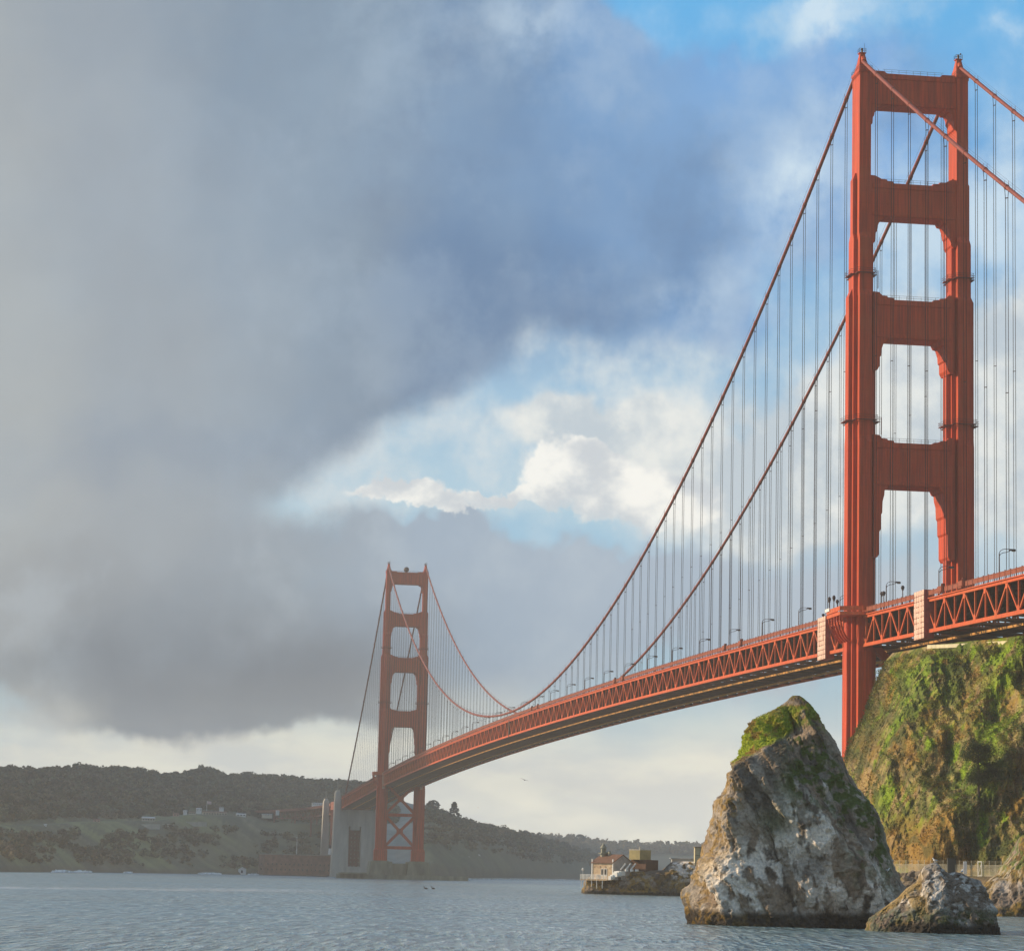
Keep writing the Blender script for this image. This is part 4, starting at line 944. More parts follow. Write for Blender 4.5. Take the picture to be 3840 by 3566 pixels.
vi.build('approach_viaduct', mat('viaduct_paint', (.27, .09, .06), .85), bridge)


# ================================================================= THINGS ON THE BRIDGE
ORD = ['first', 'second', 'third', 'fourth', 'fifth', 'sixth', 'seventh', 'eighth', 'ninth', 'tenth', 'eleventh', 'twelfth', 'thirteenth', 'fourteenth', 'fifteenth', 'sixteenth', 'seventeenth', 'eighteenth', 'nineteenth', 'twentieth', 'twenty-first', 'twenty-second', 'twenty-third', 'twenty-fourth', 'twenty-fifth', 'twenty-sixth', 'twenty-seventh', 'twenty-eighth', 'twenty-ninth', 'thirtieth']
def make_lamp():
    e = empty('street_lamp'); p = MB()
    p.tube([(0, 0, 0), (0, 0, 1.0), (0, 0, 7.0)], [.26, .17, .13], 8); p.box(-.3, .3, -.3, .3, 0, .5); p.build('pole', M_lamp, e)
    a = MB()
    for dz in (0, -.7):
        a.tube([(0, 0, 6.9+dz*1.1)]+[(0, -1.5*(1-math.cos(k/6*math.pi/2)), 6.9+dz*1.1+1.15*math.sin(k/6*math.pi/2)) for k in range(1, 7)]+[(0, -2.5, 8.05+dz*.55)], .075, 6)
    a.build('arm', M_lamp, e)
    h = MB(); h.frus(0, -3.1, 7.72, .26, .75, 8.12, .2, .6); h.build('lamp_head', M_lamp, e)
    l = MB(); l.frus(0, -3.35, 7.55, .16, .35, 7.72, .22, .42); l.build('lens', M_lens, e); return e
lamp0 = make_lamp(); nl = 0
def put(root, n, loc, rz=0.0, s=None):
    o = root if n == 0 else copy_tree(root)
    o.location = loc; o.rotation_euler = (0, 0, rz)
    if s: o.scale = (s, s, s)
    return o
for k in list(range(-2, 29))+[29, 30]:
    x = -15.24+45.72*k
    if abs(x-LS) < 9: continue
    o = put(lamp0, nl, (x, 10.6, zdeck(x)+.1)); nl += 1
    if k == -2: lb = 'curved-arm lamp post at the right edge, well to the right of the near tower'
    elif k == -1: lb = 'curved-arm lamp post standing in front of the far leg of the near tower'
    elif k == 0: lb = 'curved-arm lamp post between the two legs of the near tower'
    elif x < LS-60: lb = ORD[k-1]+' curved-arm lamp post to the left of the near red tower'
    elif x < LS: lb = 'curved-arm lamp post just inside the opening of the far tower'
    else: lb = 'tiny curved-arm lamp post, '+('first' if k == 29 else 'second')+' one left of the far tower'
    tag(o, lb, 'street lamp', 'lamp posts along the bridge deck')
lamp_boxes = 0
bxm = MB(); bxm.box(-.35, .35, -.3, .3, 0, 1.5); bxm.box(-.4, .4, -.35, .35, 1.5, 1.6); bxm.box(-.1, .1, .3, .45, .1, 1.4)
for x, lb in ((-15.24+45.72*12, 'small dark sign box strapped to a lamp post near midspan'), (-15.24+45.72*17, 'small dark sign box strapped to a lamp post nearer the far tower')):
    o = bxm.build('sign_box', M_rail) if x < 540 else bx_o.copy()
    if x >= 540: C.objects.link(o)
    bx_o = o; o.location = (x, 11.2, zdeck(x)+1.6); tag(o, lb, 'sign box', 'boxes on lamp posts')
def make_ball():
    e = empty('camera_pole'); p = MB(); p.tube([(0, 0, 0), (0, 0, 3.7)], [.16, .12], 8); p.box(-.28, .28, -.28, .28, 0, .3); p.build('pole', M_lamp, e)
    b = MB(); b.ell((0, 0, 4.25), .48, .48, .5, 12, 8); b.tube([(0, 0, 3.6), (0, 0, 3.9)], .3, 8); b.build('round_housing', M_dark, e); return e
bp = make_ball()
for n, (u, v0, v1, lb) in enumerate([(3087, 2320, 2279, 'ball-topped pole on the deck, left of the tower above the wrapped truss'), (3110, 2280, 2238, 'ball-topped pole at the left end of the tower walkway'), (3127, 2275, 2232, 'ball-topped pole next to the left face of the near tower'), (3140, 2274, 2248, 'short ball-topped pole beside the lamp at the near tower'),
                                    (3309, 2264, 2218, 'left one of two ball-topped poles right of the near tower'), (3317, 2262, 2216, 'right one of two ball-topped poles right of the near tower'), (3388, 2243, 2195, 'lone ball-topped pole between the near tower and the right wrap')]):
    y = 12.2 if u > 3200 else 16.5
    d = ray(u, v0); t = (y-CY)/d[1]; q = CAM+d*t; x = q[0]; top = (CAM+ray(u, v1)*t)[2]
    base = (zdeck(x)+.25) if (u > 3200 or u < 3100) else 75.1
    if u < 3100: q = CAM+ray(u, v0)*((12.4-CY)/ray(u, v0)[1]); x = q[0]; base = zdeck(x)+.25
    o = put(bp, n, (x, 12.4 if (u > 3200 or u < 3100) else 16.5, base)); o.scale = (1, 1, max(.5, (top-base)/4.7))
    tag(o, lb, 'pole', 'ball-topped poles around the near tower')
# white sheeted work platforms hung on the near truss
def sheet_mat(name, base):
    m = mat(name, base, .8, .12, .9, bump=.06, bscale=1.6, col2=tuple(x*.72 for x in base)); return m
M_sheet = sheet_mat('white_sheeting', (.80, .52, .40)); M_sheet2 = sheet_mat('red_sheeting', (.42, .07, .05)); M_strap = mat('strap', (.24, .10, .07), .8)
def wrap(xa, xb, lab):
    z0 = min(zdeck(xa), zdeck(xb))-9.6; z1 = max(zdeck(xa), zdeck(xb))+1.9; y0, y1 = YC-1.0, YC+1.45
    e = empty('sheeted_scaffold', ((xa+xb)/2, YC, z0)); xm, ym = (xa+xb)/2, YC
    P_ = MB(); P_.box(xa-xm, xb-xm, y0-ym, y1-ym, 0, z1-z0); P_.build('red_sheet', M_sheet2, e)
    n, rws = 4, 9; g = MB(); nx, nz = 25, 64; vs = []
    for j in range(nz+1):
        for i in range(nx+1):
            x = xa-xm+(xb-xa)*i/nx; z = (z1-z0)*j/nz
            bulge = .16*abs(math.sin(math.pi*i/nx*n))**.5*abs(math.sin(math.pi*j/nz*rws))**.5*random.uniform(.75, 1.15)+.10*MN.noise(Vector((x*.9+xm, z*.35, 2)))
            vs.append((x, y1-ym+.05+bulge, z))
    fs = [(j*(nx+1)+i, (j+1)*(nx+1)+i, (j+1)*(nx+1)+i+1, j*(nx+1)+i+1) for j in range(nz) for i in range(nx)]
    g.add(vs, fs); g.build('white_sheet', M_sheet, e, smooth=True)
    st = MB()
    for k in range(1, rws): st.box(xa-xm, xb-xm, y1-ym+.02, y1-ym+.13, (z1-z0)*k/rws-.08, (z1-z0)*k/rws+.08)
    for k in range(0, n+1): st.box(xa-xm+(xb-xa)*k/n-.05, xa-xm+(xb-xa)*k/n+.05, y1-ym+.02, y1-ym+.12, 0, z1-z0)
    st.build('straps', M_strap, e)
    tag(e, lab, 'scaffold', 'sheeted scaffolds on the near truss')
def xat(u, v, y): d = ray(u, v); return (CAM+d*((y-CY)/d[1]))[0]
wrap(xat(3096, 2400, 15.2), xat(3066, 2400, 15.2), 'white sheeted scaffold box on the truss, left of the near tower')
wrap(xat(3466, 2330, 15.2), xat(3428, 2330, 15.2), 'white sheeted scaffold box on the truss, right of the near tower')
# white banner on the walkway of the near tower, dark equipment box
bn = MB(); bn.box(0, 4.2, 0, .12, 0, .8); bn.box(-.05, .05, -.05, .17, -.2, .9); bn.box(4.15, 4.25, -.05, .17, -.2, .9)
o = bn.build('banner', M_white); o.location = (3.2, 20.75, 76.0); tag(o, 'white banner hung on the walkway railing beside the near tower', 'banner')

# ================================================================= SIGNAL STATION ON THE ROCK POINT
def station():
    D = 828.0; M_cream = mat('peeling_cream_plaster', (.58, .46, .30), .9, .25, .9, col2=(.38, .24, .14)); M_tile = mat('rust_red_roof', (.19, .095, .055), .8, .3, 1.2, stretch=(1, 1, 3)); M_gable = mat('grey_plaster', (.42, .38, .34), .9, .25, .7)
    c = at(2299, 3278, D-3); base = 4.3
    ang = math.atan2(FH[1], FH[0])+R(-47)          # local x runs back along the lit wall, local y along the gable
    # lit (eaves) wall goes from the near corner to the left and back; the gable wall goes to the right and back
    e = empty('signal_house', (c[0], c[1], base), 0)
    left = np.array([-RT0[0], -RT0[1]])*.74+np.array([FH[0], FH[1]])*.67; right = np.array([RT0[0], RT0[1]])*.70+np.array([FH[0], FH[1]])*.71
    def L(a, b, z): return (left[0]*a+right[0]*b, left[1]*a+right[1]*b, z)
    w, d, h, rh = 8.3, 8.6, 5.1, 2.3
    def quadbox(mb, a0, a1, b0, b1, z0, z1):
        mb.add([L(a0, b0, z0), L(a1, b0, z0), L(a1, b1, z0), L(a0, b1, z0), L(a0, b0, z1), L(a1, b0, z1), L(a1, b1, z1), L(a0, b1, z1)], [(0, 3, 2, 1), (4, 5, 6, 7), (0, 1, 5, 4), (1, 2, 6, 5), (2, 3, 7, 6), (3, 0, 4, 7)])
    wl = MB(); wl.add([L(0, 0, 0), L(w, 0, 0), L(w, d, 0), L(0, d, 0), L(0, 0, h), L(w, 0, h), L(w, d, h), L(0, d, h), L(0, d/2, h+rh), L(w, d/2, h+rh)], [(0, 1, 5, 4), (1, 2, 6, 9, 5), (2, 3, 7, 6), (3, 0, 4, 8, 7)])
    wall = wl.build('wall', M_cream, e)
    gb = MB(); gb.add([L(-.03, .05, 0), L(-.03, d-.05, 0), L(-.03, d-.05, h-.1), L(-.03, d/2, h+rh-.15), L(-.03, .05, h-.1)], [(0, 1, 2, 3, 4)]); gb.build('gable', M_gable, wall)
    rf = MB()
    for b0, b1, z0, z1 in ((-.45, d/2, h-.25, h+rh), (d+.45, d/2, h-.25, h+rh)):
        rf.add([L(-.15, b0, z0), L(w+.15, b0, z0), L(w+.15, b1, z1), L(-.15, b1, z1), L(-.15, b0, z0+.22), L(w+.15, b0, z0+.22), L(w+.15, b1, z1+.22), L(-.15, b1, z1+.22)], [(0, 3, 2, 1), (4, 5, 6, 7), (0, 1, 5, 4), (1, 2, 6, 5), (2, 3, 7, 6), (3, 0, 4, 7)])
    rf.build('roof', M_tile, e)
    for a in (2.9, 4.2):
        f = MB(); quadbox(f, a-.5, a+.5, -.12, .02, 1.1, 3.3); fr = f.build('window', M_white, e)
        p = MB(); quadbox(p, a-.34, a+.34, -.16, -.11, 1.25, 3.15); p.build('pane', mat('dark_pane', (.03, .025, .02), .3), fr)
    for a in (.12, w-.1):
        f = MB(); quadbox(f, a-.16, a+.16, -.18, .1, 0, h+1.0); f.build('corner_pilaster', M_white, e)
    f = MB(); quadbox(f, 0, w, -.10, .05, h-.35, h-.12)
    for a in (1.0, 3.0, 5.2, 7.4): quadbox(f, a-.13, a+.13, -.16, -.05, h-1.5, h-1.1)
    f.build('cornice', M_cream, e)
    f = MB(); quadbox(f, -.10, .02, 2.3, 3.5, 0, 2.6); f.build('door', mat('dark_door', (.05, .045, .04), .7), e)
    # lantern with its curb on the roof ridge
    lm = MB(); q = L(w-1.2, d*.42, 0)
    lm.tube([(q[0], q[1], h+.6), (q[0], q[1], h+2.6)], .95, 10); lm.tube([(q[0], q[1], h+2.6), (q[0], q[1], h+2.9)], 1.5, 10); lm.tube([(q[0], q[1], h+2.9), (q[0], q[1], h+4.3)], .8, 8)
    lm.tube([(q[0], q[1], h+4.3), (q[0], q[1], h+4.5), (q[0], q[1], h+5.3), (q[0], q[1], h+5.9)], [1.2, 1.0, .45, .08], 10); lm.tube([(q[0], q[1], h+5.8), (q[0], q[1], h+6.8)], .06, 5)
    q2 = L(w-3.4, d*.46, 0); lm.tube([(q2[0], q2[1], h+1.4), (q2[0], q2[1], h+3.3)], [.55, .35], 8); lm.tube([(q[0], q[1], h+2.75), (q2[0], q2[1], h+3.2)], .3, 6)
    lm.build('lantern', mat('grey_green_metal', (.30, .29, .21), .6, .3), e)
    tag(e, 'cream signal house with red roof and small lantern at the tip of the rock point', 'house')
    # balcony on stilts
    bc = empty('balcony', (c[0], c[1], base), 0); f = MB(); quadbox(f, .3, w+2.6, -2.4, -.25, -.25, -.05); f.build('deck', M_cream, bc)
    rl = MB()
    for z in (.35, .7, 1.05, 1.4): rl.bar(L(.4, -2.3, z), L(w+2.5, -2.3, z), .13, .13); rl.bar(L(w+2.5, -2.3, z), L(w+2.5, -.3, z), .12, .12)
    for a in np.linspace(.4, w+2.5, 9): rl.bar(L(a, -2.3, -.1), L(a, -2.3, 1.45), .14, .14)
    rl.build('railing', M_white, bc)
    for a in (w+2.2, w+.6, w-1.8, w-3.8, w-6): g = MB(); g.bar(L(a, -2.1, -2.6), L(a, -2.1, -.2), .2, .2); g.build('stilt', M_white, bc)
    tag(bc, 'pale railed balcony on stilts wrapping the lit wall of the signal house', 'balcony')
    bk = MB(); q = L(w+1.6, -2.25, 0); bk.tube([(0, 0, -.05), (0, 0, 2.4)], .06, 6); bk.ell((0, 0, 2.9), .36, .36, .5, 10, 8)
    o = bk.build('beacon_lamp', M_white); o.location = (c[0]+q[0], c[1]+q[1], base); tag(o, 'white beacon lamp on a thin pole at the balcony corner', 'lamp')
    # tank house behind
    t = empty('tank_house', (c[0], c[1], base), 0)
    f = MB(); quadbox(f, -3.2, 2.6, 11.0, 16.6, 0, 6.2); f.build('lower_block', mat('rusty_boards', (.12, .06, .035), .9, .3), t)
    f = MB(); quadbox(f, -2.0, 2.2, 9.6, 14.6, 6.2, 9.0); ub = f.build('upper_block', mat('olive_boards', (.40, .33, .15), .9, .25), t)
    f = MB(); quadbox(f, -2.1, 2.3, 9.5, 14.7, 9.0, 9.25); quadbox(f, -1.95, -1.75, 9.6, 9.8, 9.25, 10); f.build('roof', mat('pale_roof', (.55, .5, .38), .8), t)
    f = MB(); quadbox(f, -4.2, 3.5, 14.5, 18.2, 0, 1.9); quadbox(f, -4.3, 3.6, 14.4, 18.3, 1.9, 2.15); f.build('side_terrace', mat('grey_timber', (.22, .19, .15), .9), t)
    tag(t, 'olive tank house with rusty lower block behind the signal house', 'building')
    # tilted panels
    def pt(u, v, dd=0): return at(u, v, D-4+dd)
    a, b = pt(2331, 3254), pt(2341, 3241)
    s_ = empty('solar_panel', tuple(pt(2336, 3262))); 
    pm = MB(); r2 = np.array([RT0[0], RT0[1]]); f2 = np.array([FH[0], FH[1]])
    pm.bar((r2[0]*-.75, r2[1]*-.75, .15), (r2[0]*.75, r2[1]*.75, 2.0), 1.7, .34, (0, 0, 1))
    pm.build('panel', M_white, s_); fm = MB(); fm.bar((r2[0]*-.3, r2[1]*-.3, -.6), (r2[0]*-.3, r2[1]*-.3, .8), .1, .1); fm.bar((r2[0]*.45, r2[1]*.45, -.6), (r2[0]*.45, r2[1]*.45, 1.6), .1, .1); fm.build('stand', M_dark, s_)
    names = ['nearest the house wall', 'in the middle of the row of three', 'farthest right in the row of three']
    for k, u in enumerate((2336, 2355, 2374)):
        o = s_ if k == 0 else copy_tree(s_); q = pt(u, 3266); o.location = (q[0], q[1], q[2]+.3)
        tag(o, 'tilted white panel on a stand, '+names[k], 'panel', 'tilted white panels')
    bm_ = MB(); bm_.tube([(0, 0, 0), (0, 0, .55)], .55, 10); bm_.tube([(0, 0, .55), (0, 0, .62)], .48, 10)
    for k, u in enumerate((2349, 2369, 2388)):
        if k == 0: o = bm_.build('white_tub', M_white)
        else: o = o.copy(); C.objects.link(o)
        q = pt(u, 3266.5, -1); o.location = q; tag(o, 'low white tub under the tilted panels, '+['left one', 'middle one', 'right one'][k], 'tub', 'white tubs')
    sm = MB()
    for k, (u, v) in enumerate([(2290, 3287), (2297, 3282), (2306, 3277), (2313, 3273), (2320, 3269), (2328, 3268)]):
        q = pt(u, v, -2); q0 = pt(2290, 3287, -2); x_, y_, z_ = q-q0; ww = .5 if k < 3 else .95
        vs = [(x_+right[0]*i*ww+left[0]*j*ww, y_+right[1]*i*ww+left[1]*j*ww, z_+k2) for k2 in (-.85-.25*(k > 2), .25) for i, j in ((-1, -1), (-1, 1), (1, 1), (1, -1))]
        sm.add(vs, [(0, 3, 2, 1), (4, 5, 6, 7), (0, 1, 5, 4), (1, 2, 6, 5), (2, 3, 7, 6), (3, 0, 4, 7)])
    o = sm.build('white_steps', M_white); o.location = pt(2290, 3287, -2); tag(o, 'bright white steps running up the rock to the signal house', 'steps')
    # pale shed and low roof farther right
    sh = empty('shed', tuple(at(2606, 3232, D+2))); q0 = np.array(sh.location); sh.location.z -= .6
    M_pale = mat('pale_yellow_boards', (.50, .44, .27), .85, .15, 1.0)
    def SB(mb, a0, a1, b0, b1, z0, z1):
        vs = [(RT0[0]*a+FH[0]*b, RT0[1]*a+FH[1]*b, z) for z in (z0, z1) for a, b in ((a0, b0), (a1, b0), (a1, b1), (a0, b1))]
        mb.add(vs, [(0, 3, 2, 1), (4, 5, 6, 7), (0, 1, 5, 4), (1, 2, 6, 5), (2, 3, 7, 6), (3, 0, 4, 7)])
    f = MB(); SB(f, 0, 7.5, 0, 5, -.4, 4.9); f.build('wall', M_pale, sh)
    f = MB(); SB(f, -.15, 7.6, -.15, 5.1, 4.9, 5.2); f.build('roof', mat('shed_roof', (.28, .2, .1), .9), sh)
    f = MB()
    for k in range(6): SB(f, .05+k*1.4, .2+k*1.4, -.06, .0, -.4, 4.9)
    for z in (.4, 2.6): SB(f, 0, 7.5, -.05, 0, z, z+.14)
    f.build('battens', mat('dark_battens', (.14, .11, .06), .9), sh)
    tag(sh, 'pale boarded shed partly hidden behind the tall sea rock', 'shed')
    lr = empty('low_shelter', tuple(at(2520, 3232, D+8))); f = MB(); SB(f, 0, 7.2, 0, 4, -.6, 1.1); f.build('wall', mat('shelter_wall', (.36, .36, .34), .9), lr)
    f = MB(); SB(f, -.5, 7.0, -.3, 4.2, 1.1, 1.35); f.build('roof', mat('shelter_roof', (.42, .44, .46), .7), lr); tag(lr, 'low grey flat-roofed shelter left of the pale shed', 'shelter')
station()

# ================================================================= FENCE, ROADSIDE WALL, TREE ON THE HEADLAND
M_wire = mat('galvanised_wire', (.62, .56, .40), .6)
def fence(u0, u1, vt, gap, lab):
    e = empty('chain_link_fence', tuple(at((u0+u1)/2, 3280, 561))); o = np.array(e.location)
    n = int((u1-u0)/24)+1; base = []
    for k in range(n+1):
        u = u0+(u1-u0)*k/n; D = ip(u, DBASE)-9; x, y = ground(u, D); base.append((x-o[0], y-o[1], 6.9-o[2]))
    for b in base: m_ = MB(); m_.tube([b, (b[0], b[1], b[2]+3.1)], .05, 6); m_.build('post', M_wire, e)
    w = MB(); 
    for a, b in zip(base[:-1], base[1:]):
        for z in (.1, 2.25): w.bar((a[0], a[1], a[2]+z), (b[0], b[1], b[2]+z), .045, .045)
        for t in np.linspace(0, 1, 11)[:-1]:
            p = [a[i]+(b[i]-a[i])*t for i in range(3)]; q = [a[i]+(b[i]-a[i])*(t+.1) for i in range(3)]
            w.bar((p[0], p[1], p[2]+.1), (p[0], p[1], p[2]+2.25), .035, .035)
        for z in np.arange(.25, 2.2, .25): w.bar((a[0], a[1], a[2]+z), (b[0], b[1], b[2]+z), .035, .035)
        for z in (2.55, 2.8, 3.0): w.bar((a[0], a[1], a[2]+z), (b[0], b[1], b[2]+z), .012, .012)
    w.build('wire_mesh', M_wire, e); tag(e, lab, 'fence', 'fences at the foot of the headland')
fence(3350, 3560, 3228, 0, 'wire fence between the tall sea rock and the low rock'); fence(3575, 3800, 3230, 0, 'wire fence right of the low rock, with a gate frame in it')
def on_road(u, dD=-9): D = ip(u, DBASE)+dD; x, y = ground(u, D); return Vector((x, y, 6.9))
gt = MB(); a = on_road(3668, -9.3); b = on_road(3681, -9.3); d = b-a
for z in (.15, 2.9): gt.bar((0, 0, z), (d.x, d.y, z), .12, .12)
gt.bar((0, 0, 0), (0, 0, 3.0), .12, .12); gt.bar((d.x, d.y, 0), (d.x, d.y, 3.0), .12, .12); gt.bar((0, 0, .2), (d.x, d.y, 2.8), .05, .05)
o = gt.build('gate', M_white); o.location = a; tag(o, 'pale narrow gate frame standing in the wire fence', 'gate')
cb = empty('notice_board', on_road(3619, -10)); m_ = MB(); m_.box(-.35, .35, -.1, .1, .4, 2.9); m_.build('board', M_white, cb); m_ = MB(); m_.box(-.3, -.2, -.04, .04, -.2, .4); m_.box(.2, .3, -.04, .04, -.2, .4); m_.build('legs', M_wire, cb)
cb.rotation_euler = (0, 0, YAW+math.pi/2); tag(cb, 'tall white board on legs against the wire fence', 'board')
pb = MB(); pb.box(-.8, .8, -.5, .5, -.3, 3.3); pb.box(-.9, .9, -.6, .6, 3.3, 3.5); o = pb.build('gate_pillar', mat('dark_pillar', (.06, .06, .05), .9)); o.location = on_road(3568, -9.2); o.rotation_euler = (0, 0, YAW+math.pi/2); tag(o, 'dark square pillar between the two wire fences', 'pillar')
# boulders along the water
def boulder(seed):
    r = random.Random(seed); m_ = MB(); m_.ell((0, 0, 0), 1, 1, .8, 14, 10)
    m_.v = [tuple(Vector(p)*(1+.55*MN.noise(Vector(p)*1.3+Vector((seed*3.1, 0, 0)))+.2*MN.noise(Vector(p)*3.7+Vector((0, seed, 0))))) for p in m_.v]; return m_
M_boul = mat('boulder_stone', (.20, .155, .105), .95, .4, 1.1, bump=.15, bscale=3)
bo = [boulder(k).build('boulder', M_boul, smooth=False) for k in range(5)]
for k in range(34):
    o = bo[k] if k < 5 else bo[k % 5].copy()
    if k >= 5: C.objects.link(o)
    u = 3346+(k*3.4); dD = -16-random.random()*16; D = ip(u, DBASE)+dD-0; x, y = ground(u, D)
    z = np.interp(-dD-13, [0, 5, 12, 22, 30], [6.8, 6.3, 3, 0, -2]); s_ = random.uniform(.5, 1.25)
    o.location = (x, y, z+.2*s_); o.scale = (s_*1.3, s_, s_); o.rotation_euler = (random.random(), random.random(), random.random()*6)
    tag(o, 'brown shore boulder in the pile between the tall sea rock and the low rock', 'boulder', 'boulders along the shore')
# roadside wall at the top of the headland
rw = empty('roadside_wall', tuple(at(3480, 2424, 648))); w0 = np.array(rw.location); pts = [(3478, 2421, 648), (3560, 2418, 642), (3640, 2414, 637), (3730, 2408, 630), (3840, 2402, 622), (3990, 2396, 612)]
for (u, v, D), (u2, v2, D2) in zip(pts[:-1], pts[1:]):
    a = at(u, v, D)-w0; b = at(u2, v2, D2)-w0; m_ = MB(); n_ = 5
    for k in range(n_):
        p = a+(b-a)*(k/n_+.004); q = a+(b-a)*((k+1)/n_-.004); m_.bar(p-np.array([0, 0, .25]), q-np.array([0, 0, .25]), .3, .85)
    m_.build('wall_section', mat('cream_wall_paint', (.78, .68, .42), .8), rw)
tag(rw, 'low cream roadside wall along the top edge of the headland under the deck', 'wall')
def cypress(loc, H, lab):
    e = empty('cypress_tree', loc); t = MB(); t.tube([(0, 0, -1), (.2, .1, H*.4), (-.1, .2, H*.95)], [.30, .2, .05], 7)
    lay = []
    for k in range(34):
        f = random.random(); z = H*(.22+.76*f); rad = H*.44*(.45+.55*math.sin(min(1, f*1.15)*2.4)); an = random.uniform(0, 6.28); dd = rad*random.uniform(.15, .8)
        p2 = Vector((math.cos(an)*dd, math.sin(an)*dd, z)); t.tube([(0, 0, max(.5, z-dd*.5)), tuple(p2)], [.12, .03], 5); pw = random.uniform(1.0, 2.2)
        lay += [p2+Vector((random.gauss(0, pw*.5), random.gauss(0, pw*.5), random.gauss(0, .42)+.15*math.sin(_))) for _ in range(420)]
    t.build('trunk', M_bark, e)
    cc = np.array([.050, .066, .024])*RNG.uniform(.6, 1.5, (len(lay), 1))
    leaves('crown', [tuple(p) for p in lay], RNG.uniform(.15, .38, len(lay)), M_leaf, cc, e, flat=.5, aspect=.5); tag(e, lab, 'tree')
i_ = np.argmin((abs(HV[:HNZ, :, 2]-28)+abs(np.array(HV[:HNZ, :, 0]*0)))[HNZ//2, :]*0)
def hill_point(u, v):
    best = None; P_ = HV[30:HNZ].reshape(-1, 3)-CAM; zc = P_@FW; uu = 1920+F*(P_@RT)/zc; vv = 1783-F*(P_@UP)/zc
    return HV[30:HNZ].reshape(-1, 3)[np.argmin((uu-u)**2+(vv-v)**2)]
q = hill_point(3672, 2965); cypress((q[0]-1.0, q[1]+.4, q[2]-.5), 10.5, 'dark flat-layered cypress on the sunlit headland slope')

# ================================================================= FAR SHORE THINGS
def pine(u, D, v_top, v_bot, wpx, name, lab, shape='cone', col=(.022, .034, .020)):
    x, y = ground(u, D); zb = ZV(u, v_bot, D); zt = ZV(u, v_top, D); H = zt-zb; w = wpx*D/F/2
    e = empty(name, (x, y, zb)); t = MB(); t.tube([(0, 0, -3), (0, 0, H*.9)], [H*.035, H*.01], 6); t.build('trunk', M_bark, e)
    n = 420; h = RNG.uniform(.05, 1, n); r = (w*(1-h)**.75*(.75+.5*np.sin(h*23)*.35)+w*.06) if shape == 'cone' else w*np.sqrt(np.clip(1-(2*h-1)**2, 0.03, 1))
    an = RNG.uniform(0, 6.283, n); rr = r*RNG.uniform(.3, 1, n)**.5
    leaves('crown', np.stack([rr*np.cos(an), rr*np.sin(an), h*H], 1), RNG.uniform(.12, .24, n)*w*1.5, M_leaf, np.array(col)*RNG.uniform(.6, 1.4, (n, 1)), e, flat=.5, aspect=.7); tag(e, lab, 'tree')
pine(1697, 3420, 3008, 3080, 72, 'pine_tree', 'tall pointed pine rising above the bluff right of the far tower')
pine(1664, 3400, 3038, 3075, 40, 'pine_tree', 'rounded dark pine left of the tall pointed pine', 'ball')
pine(1743, 3480, 3062, 3092, 18, 'pine_tree', 'small bushy tree on the bluff just right of the tall pine', 'ball')
pine(1618, 3380, 3000, 3035, 50, 'pine_tree', 'broad pine crown touching the far tower on its right side', 'ball')
pine(2172, 6450, 3128, 3160, 44, 'cypress_tree', 'round hazy tree clump on the skyline left of the signal station', 'ball', (.04, .05, .04))
pine(2018, 4100, 3120, 3142, 22, 'cypress_tree', 'small round tree on the skyline midway along the bluff', 'ball', (.03, .04, .03))
# brick fort
def fort():
    D = 2400; a = at(968, 3282, D); b = at(992, 3283, D-25); c_ = at(1262, 3290, D-8); z0, z1 = 0.5, ZV(1000, 3203, D)
    e = empty('brick_fort', (b[0], b[1], 0)); o = b
    def q(p): return (p[0]-o[0], p[1]-o[1])
    back = np.array([FH[0], FH[1]])*60
    pl = [q(a), q(b), q(c_), (q(c_)[0]+back[0], q(c_)[1]+back[1]), (q(a)[0]+back[0], q(a)[1]+back[1])]
    m_ = MB(); m_.prism(pl[::-1], 'z', z0, z1); m_.build('wall', M_brick, e)
    cp = MB(); m2 = [(p[0]*1.003, p[1]*1.003) for p in pl]; cp.prism(m2[::-1], 'z', z1, z1+.7); cp.build('parapet', mat('parapet_stone', (.30, .25, .2), .9), e)
    for k in range(16):
        for r_, zz in enumerate((4.5, 9.0)):
            t = (k+.7)/16.6; p = np.array(pl[1])+(np.array(pl[2])-np.array(pl[1]))*t; dn = -np.array([FH[0], FH[1]])*.12
            w = MB(); w.bar((p[0]+dn[0], p[1]+dn[1], zz), (p[0]+dn[0], p[1]+dn[1], zz+1.4), 1.0, .3, (FH[0], FH[1], 0)); w.build('gun_port', M_dark, e)
    for zz in (4.5, 9.0):
        p = (np.array(pl[0])+np.array(pl[1]))/2-np.array([FH[0], FH[1]])*.4-np.array([RT0[0], RT0[1]])*.3; w = MB(); w.box(p[0]-.6, p[0]+.6, p[1]-.6, p[1]+.6, zz, zz+1.6); w.build('gun_port', M_dark, e)
    tag(e, 'long low red brick fort at the water left of the concrete pylon', 'fort')
    f = MB(); p = at(1112, 3204, D+15); f.tube([(0, 0, 0), (0, 0, 15)], [.3, .15], 6); f.ell((0, 0, 15.2), .35, .35, .35, 8, 6); o2 = f.build('flagpole', M_white); o2.location = p; tag(o2, 'bare white flagpole on the roof of the brick fort', 'flagpole')
    p = at(1237, 3204, D+5); l = empty('light_tower', tuple(p)); f = MB(); f.tube([(0, 0, 0), (0, 0, 5.5)], [1.6, 1.2], 9); f.build('shaft', M_white, l); f = MB(); f.tube([(0, 0, 5.5), (0, 0, 7.5), (0, 0, 8.6)], [1.0, 1.0, .1], 8); f.build('lantern', M_dark, l); tag(l, 'small white light tower on the fort beside the pylon', 'light tower')
fort()
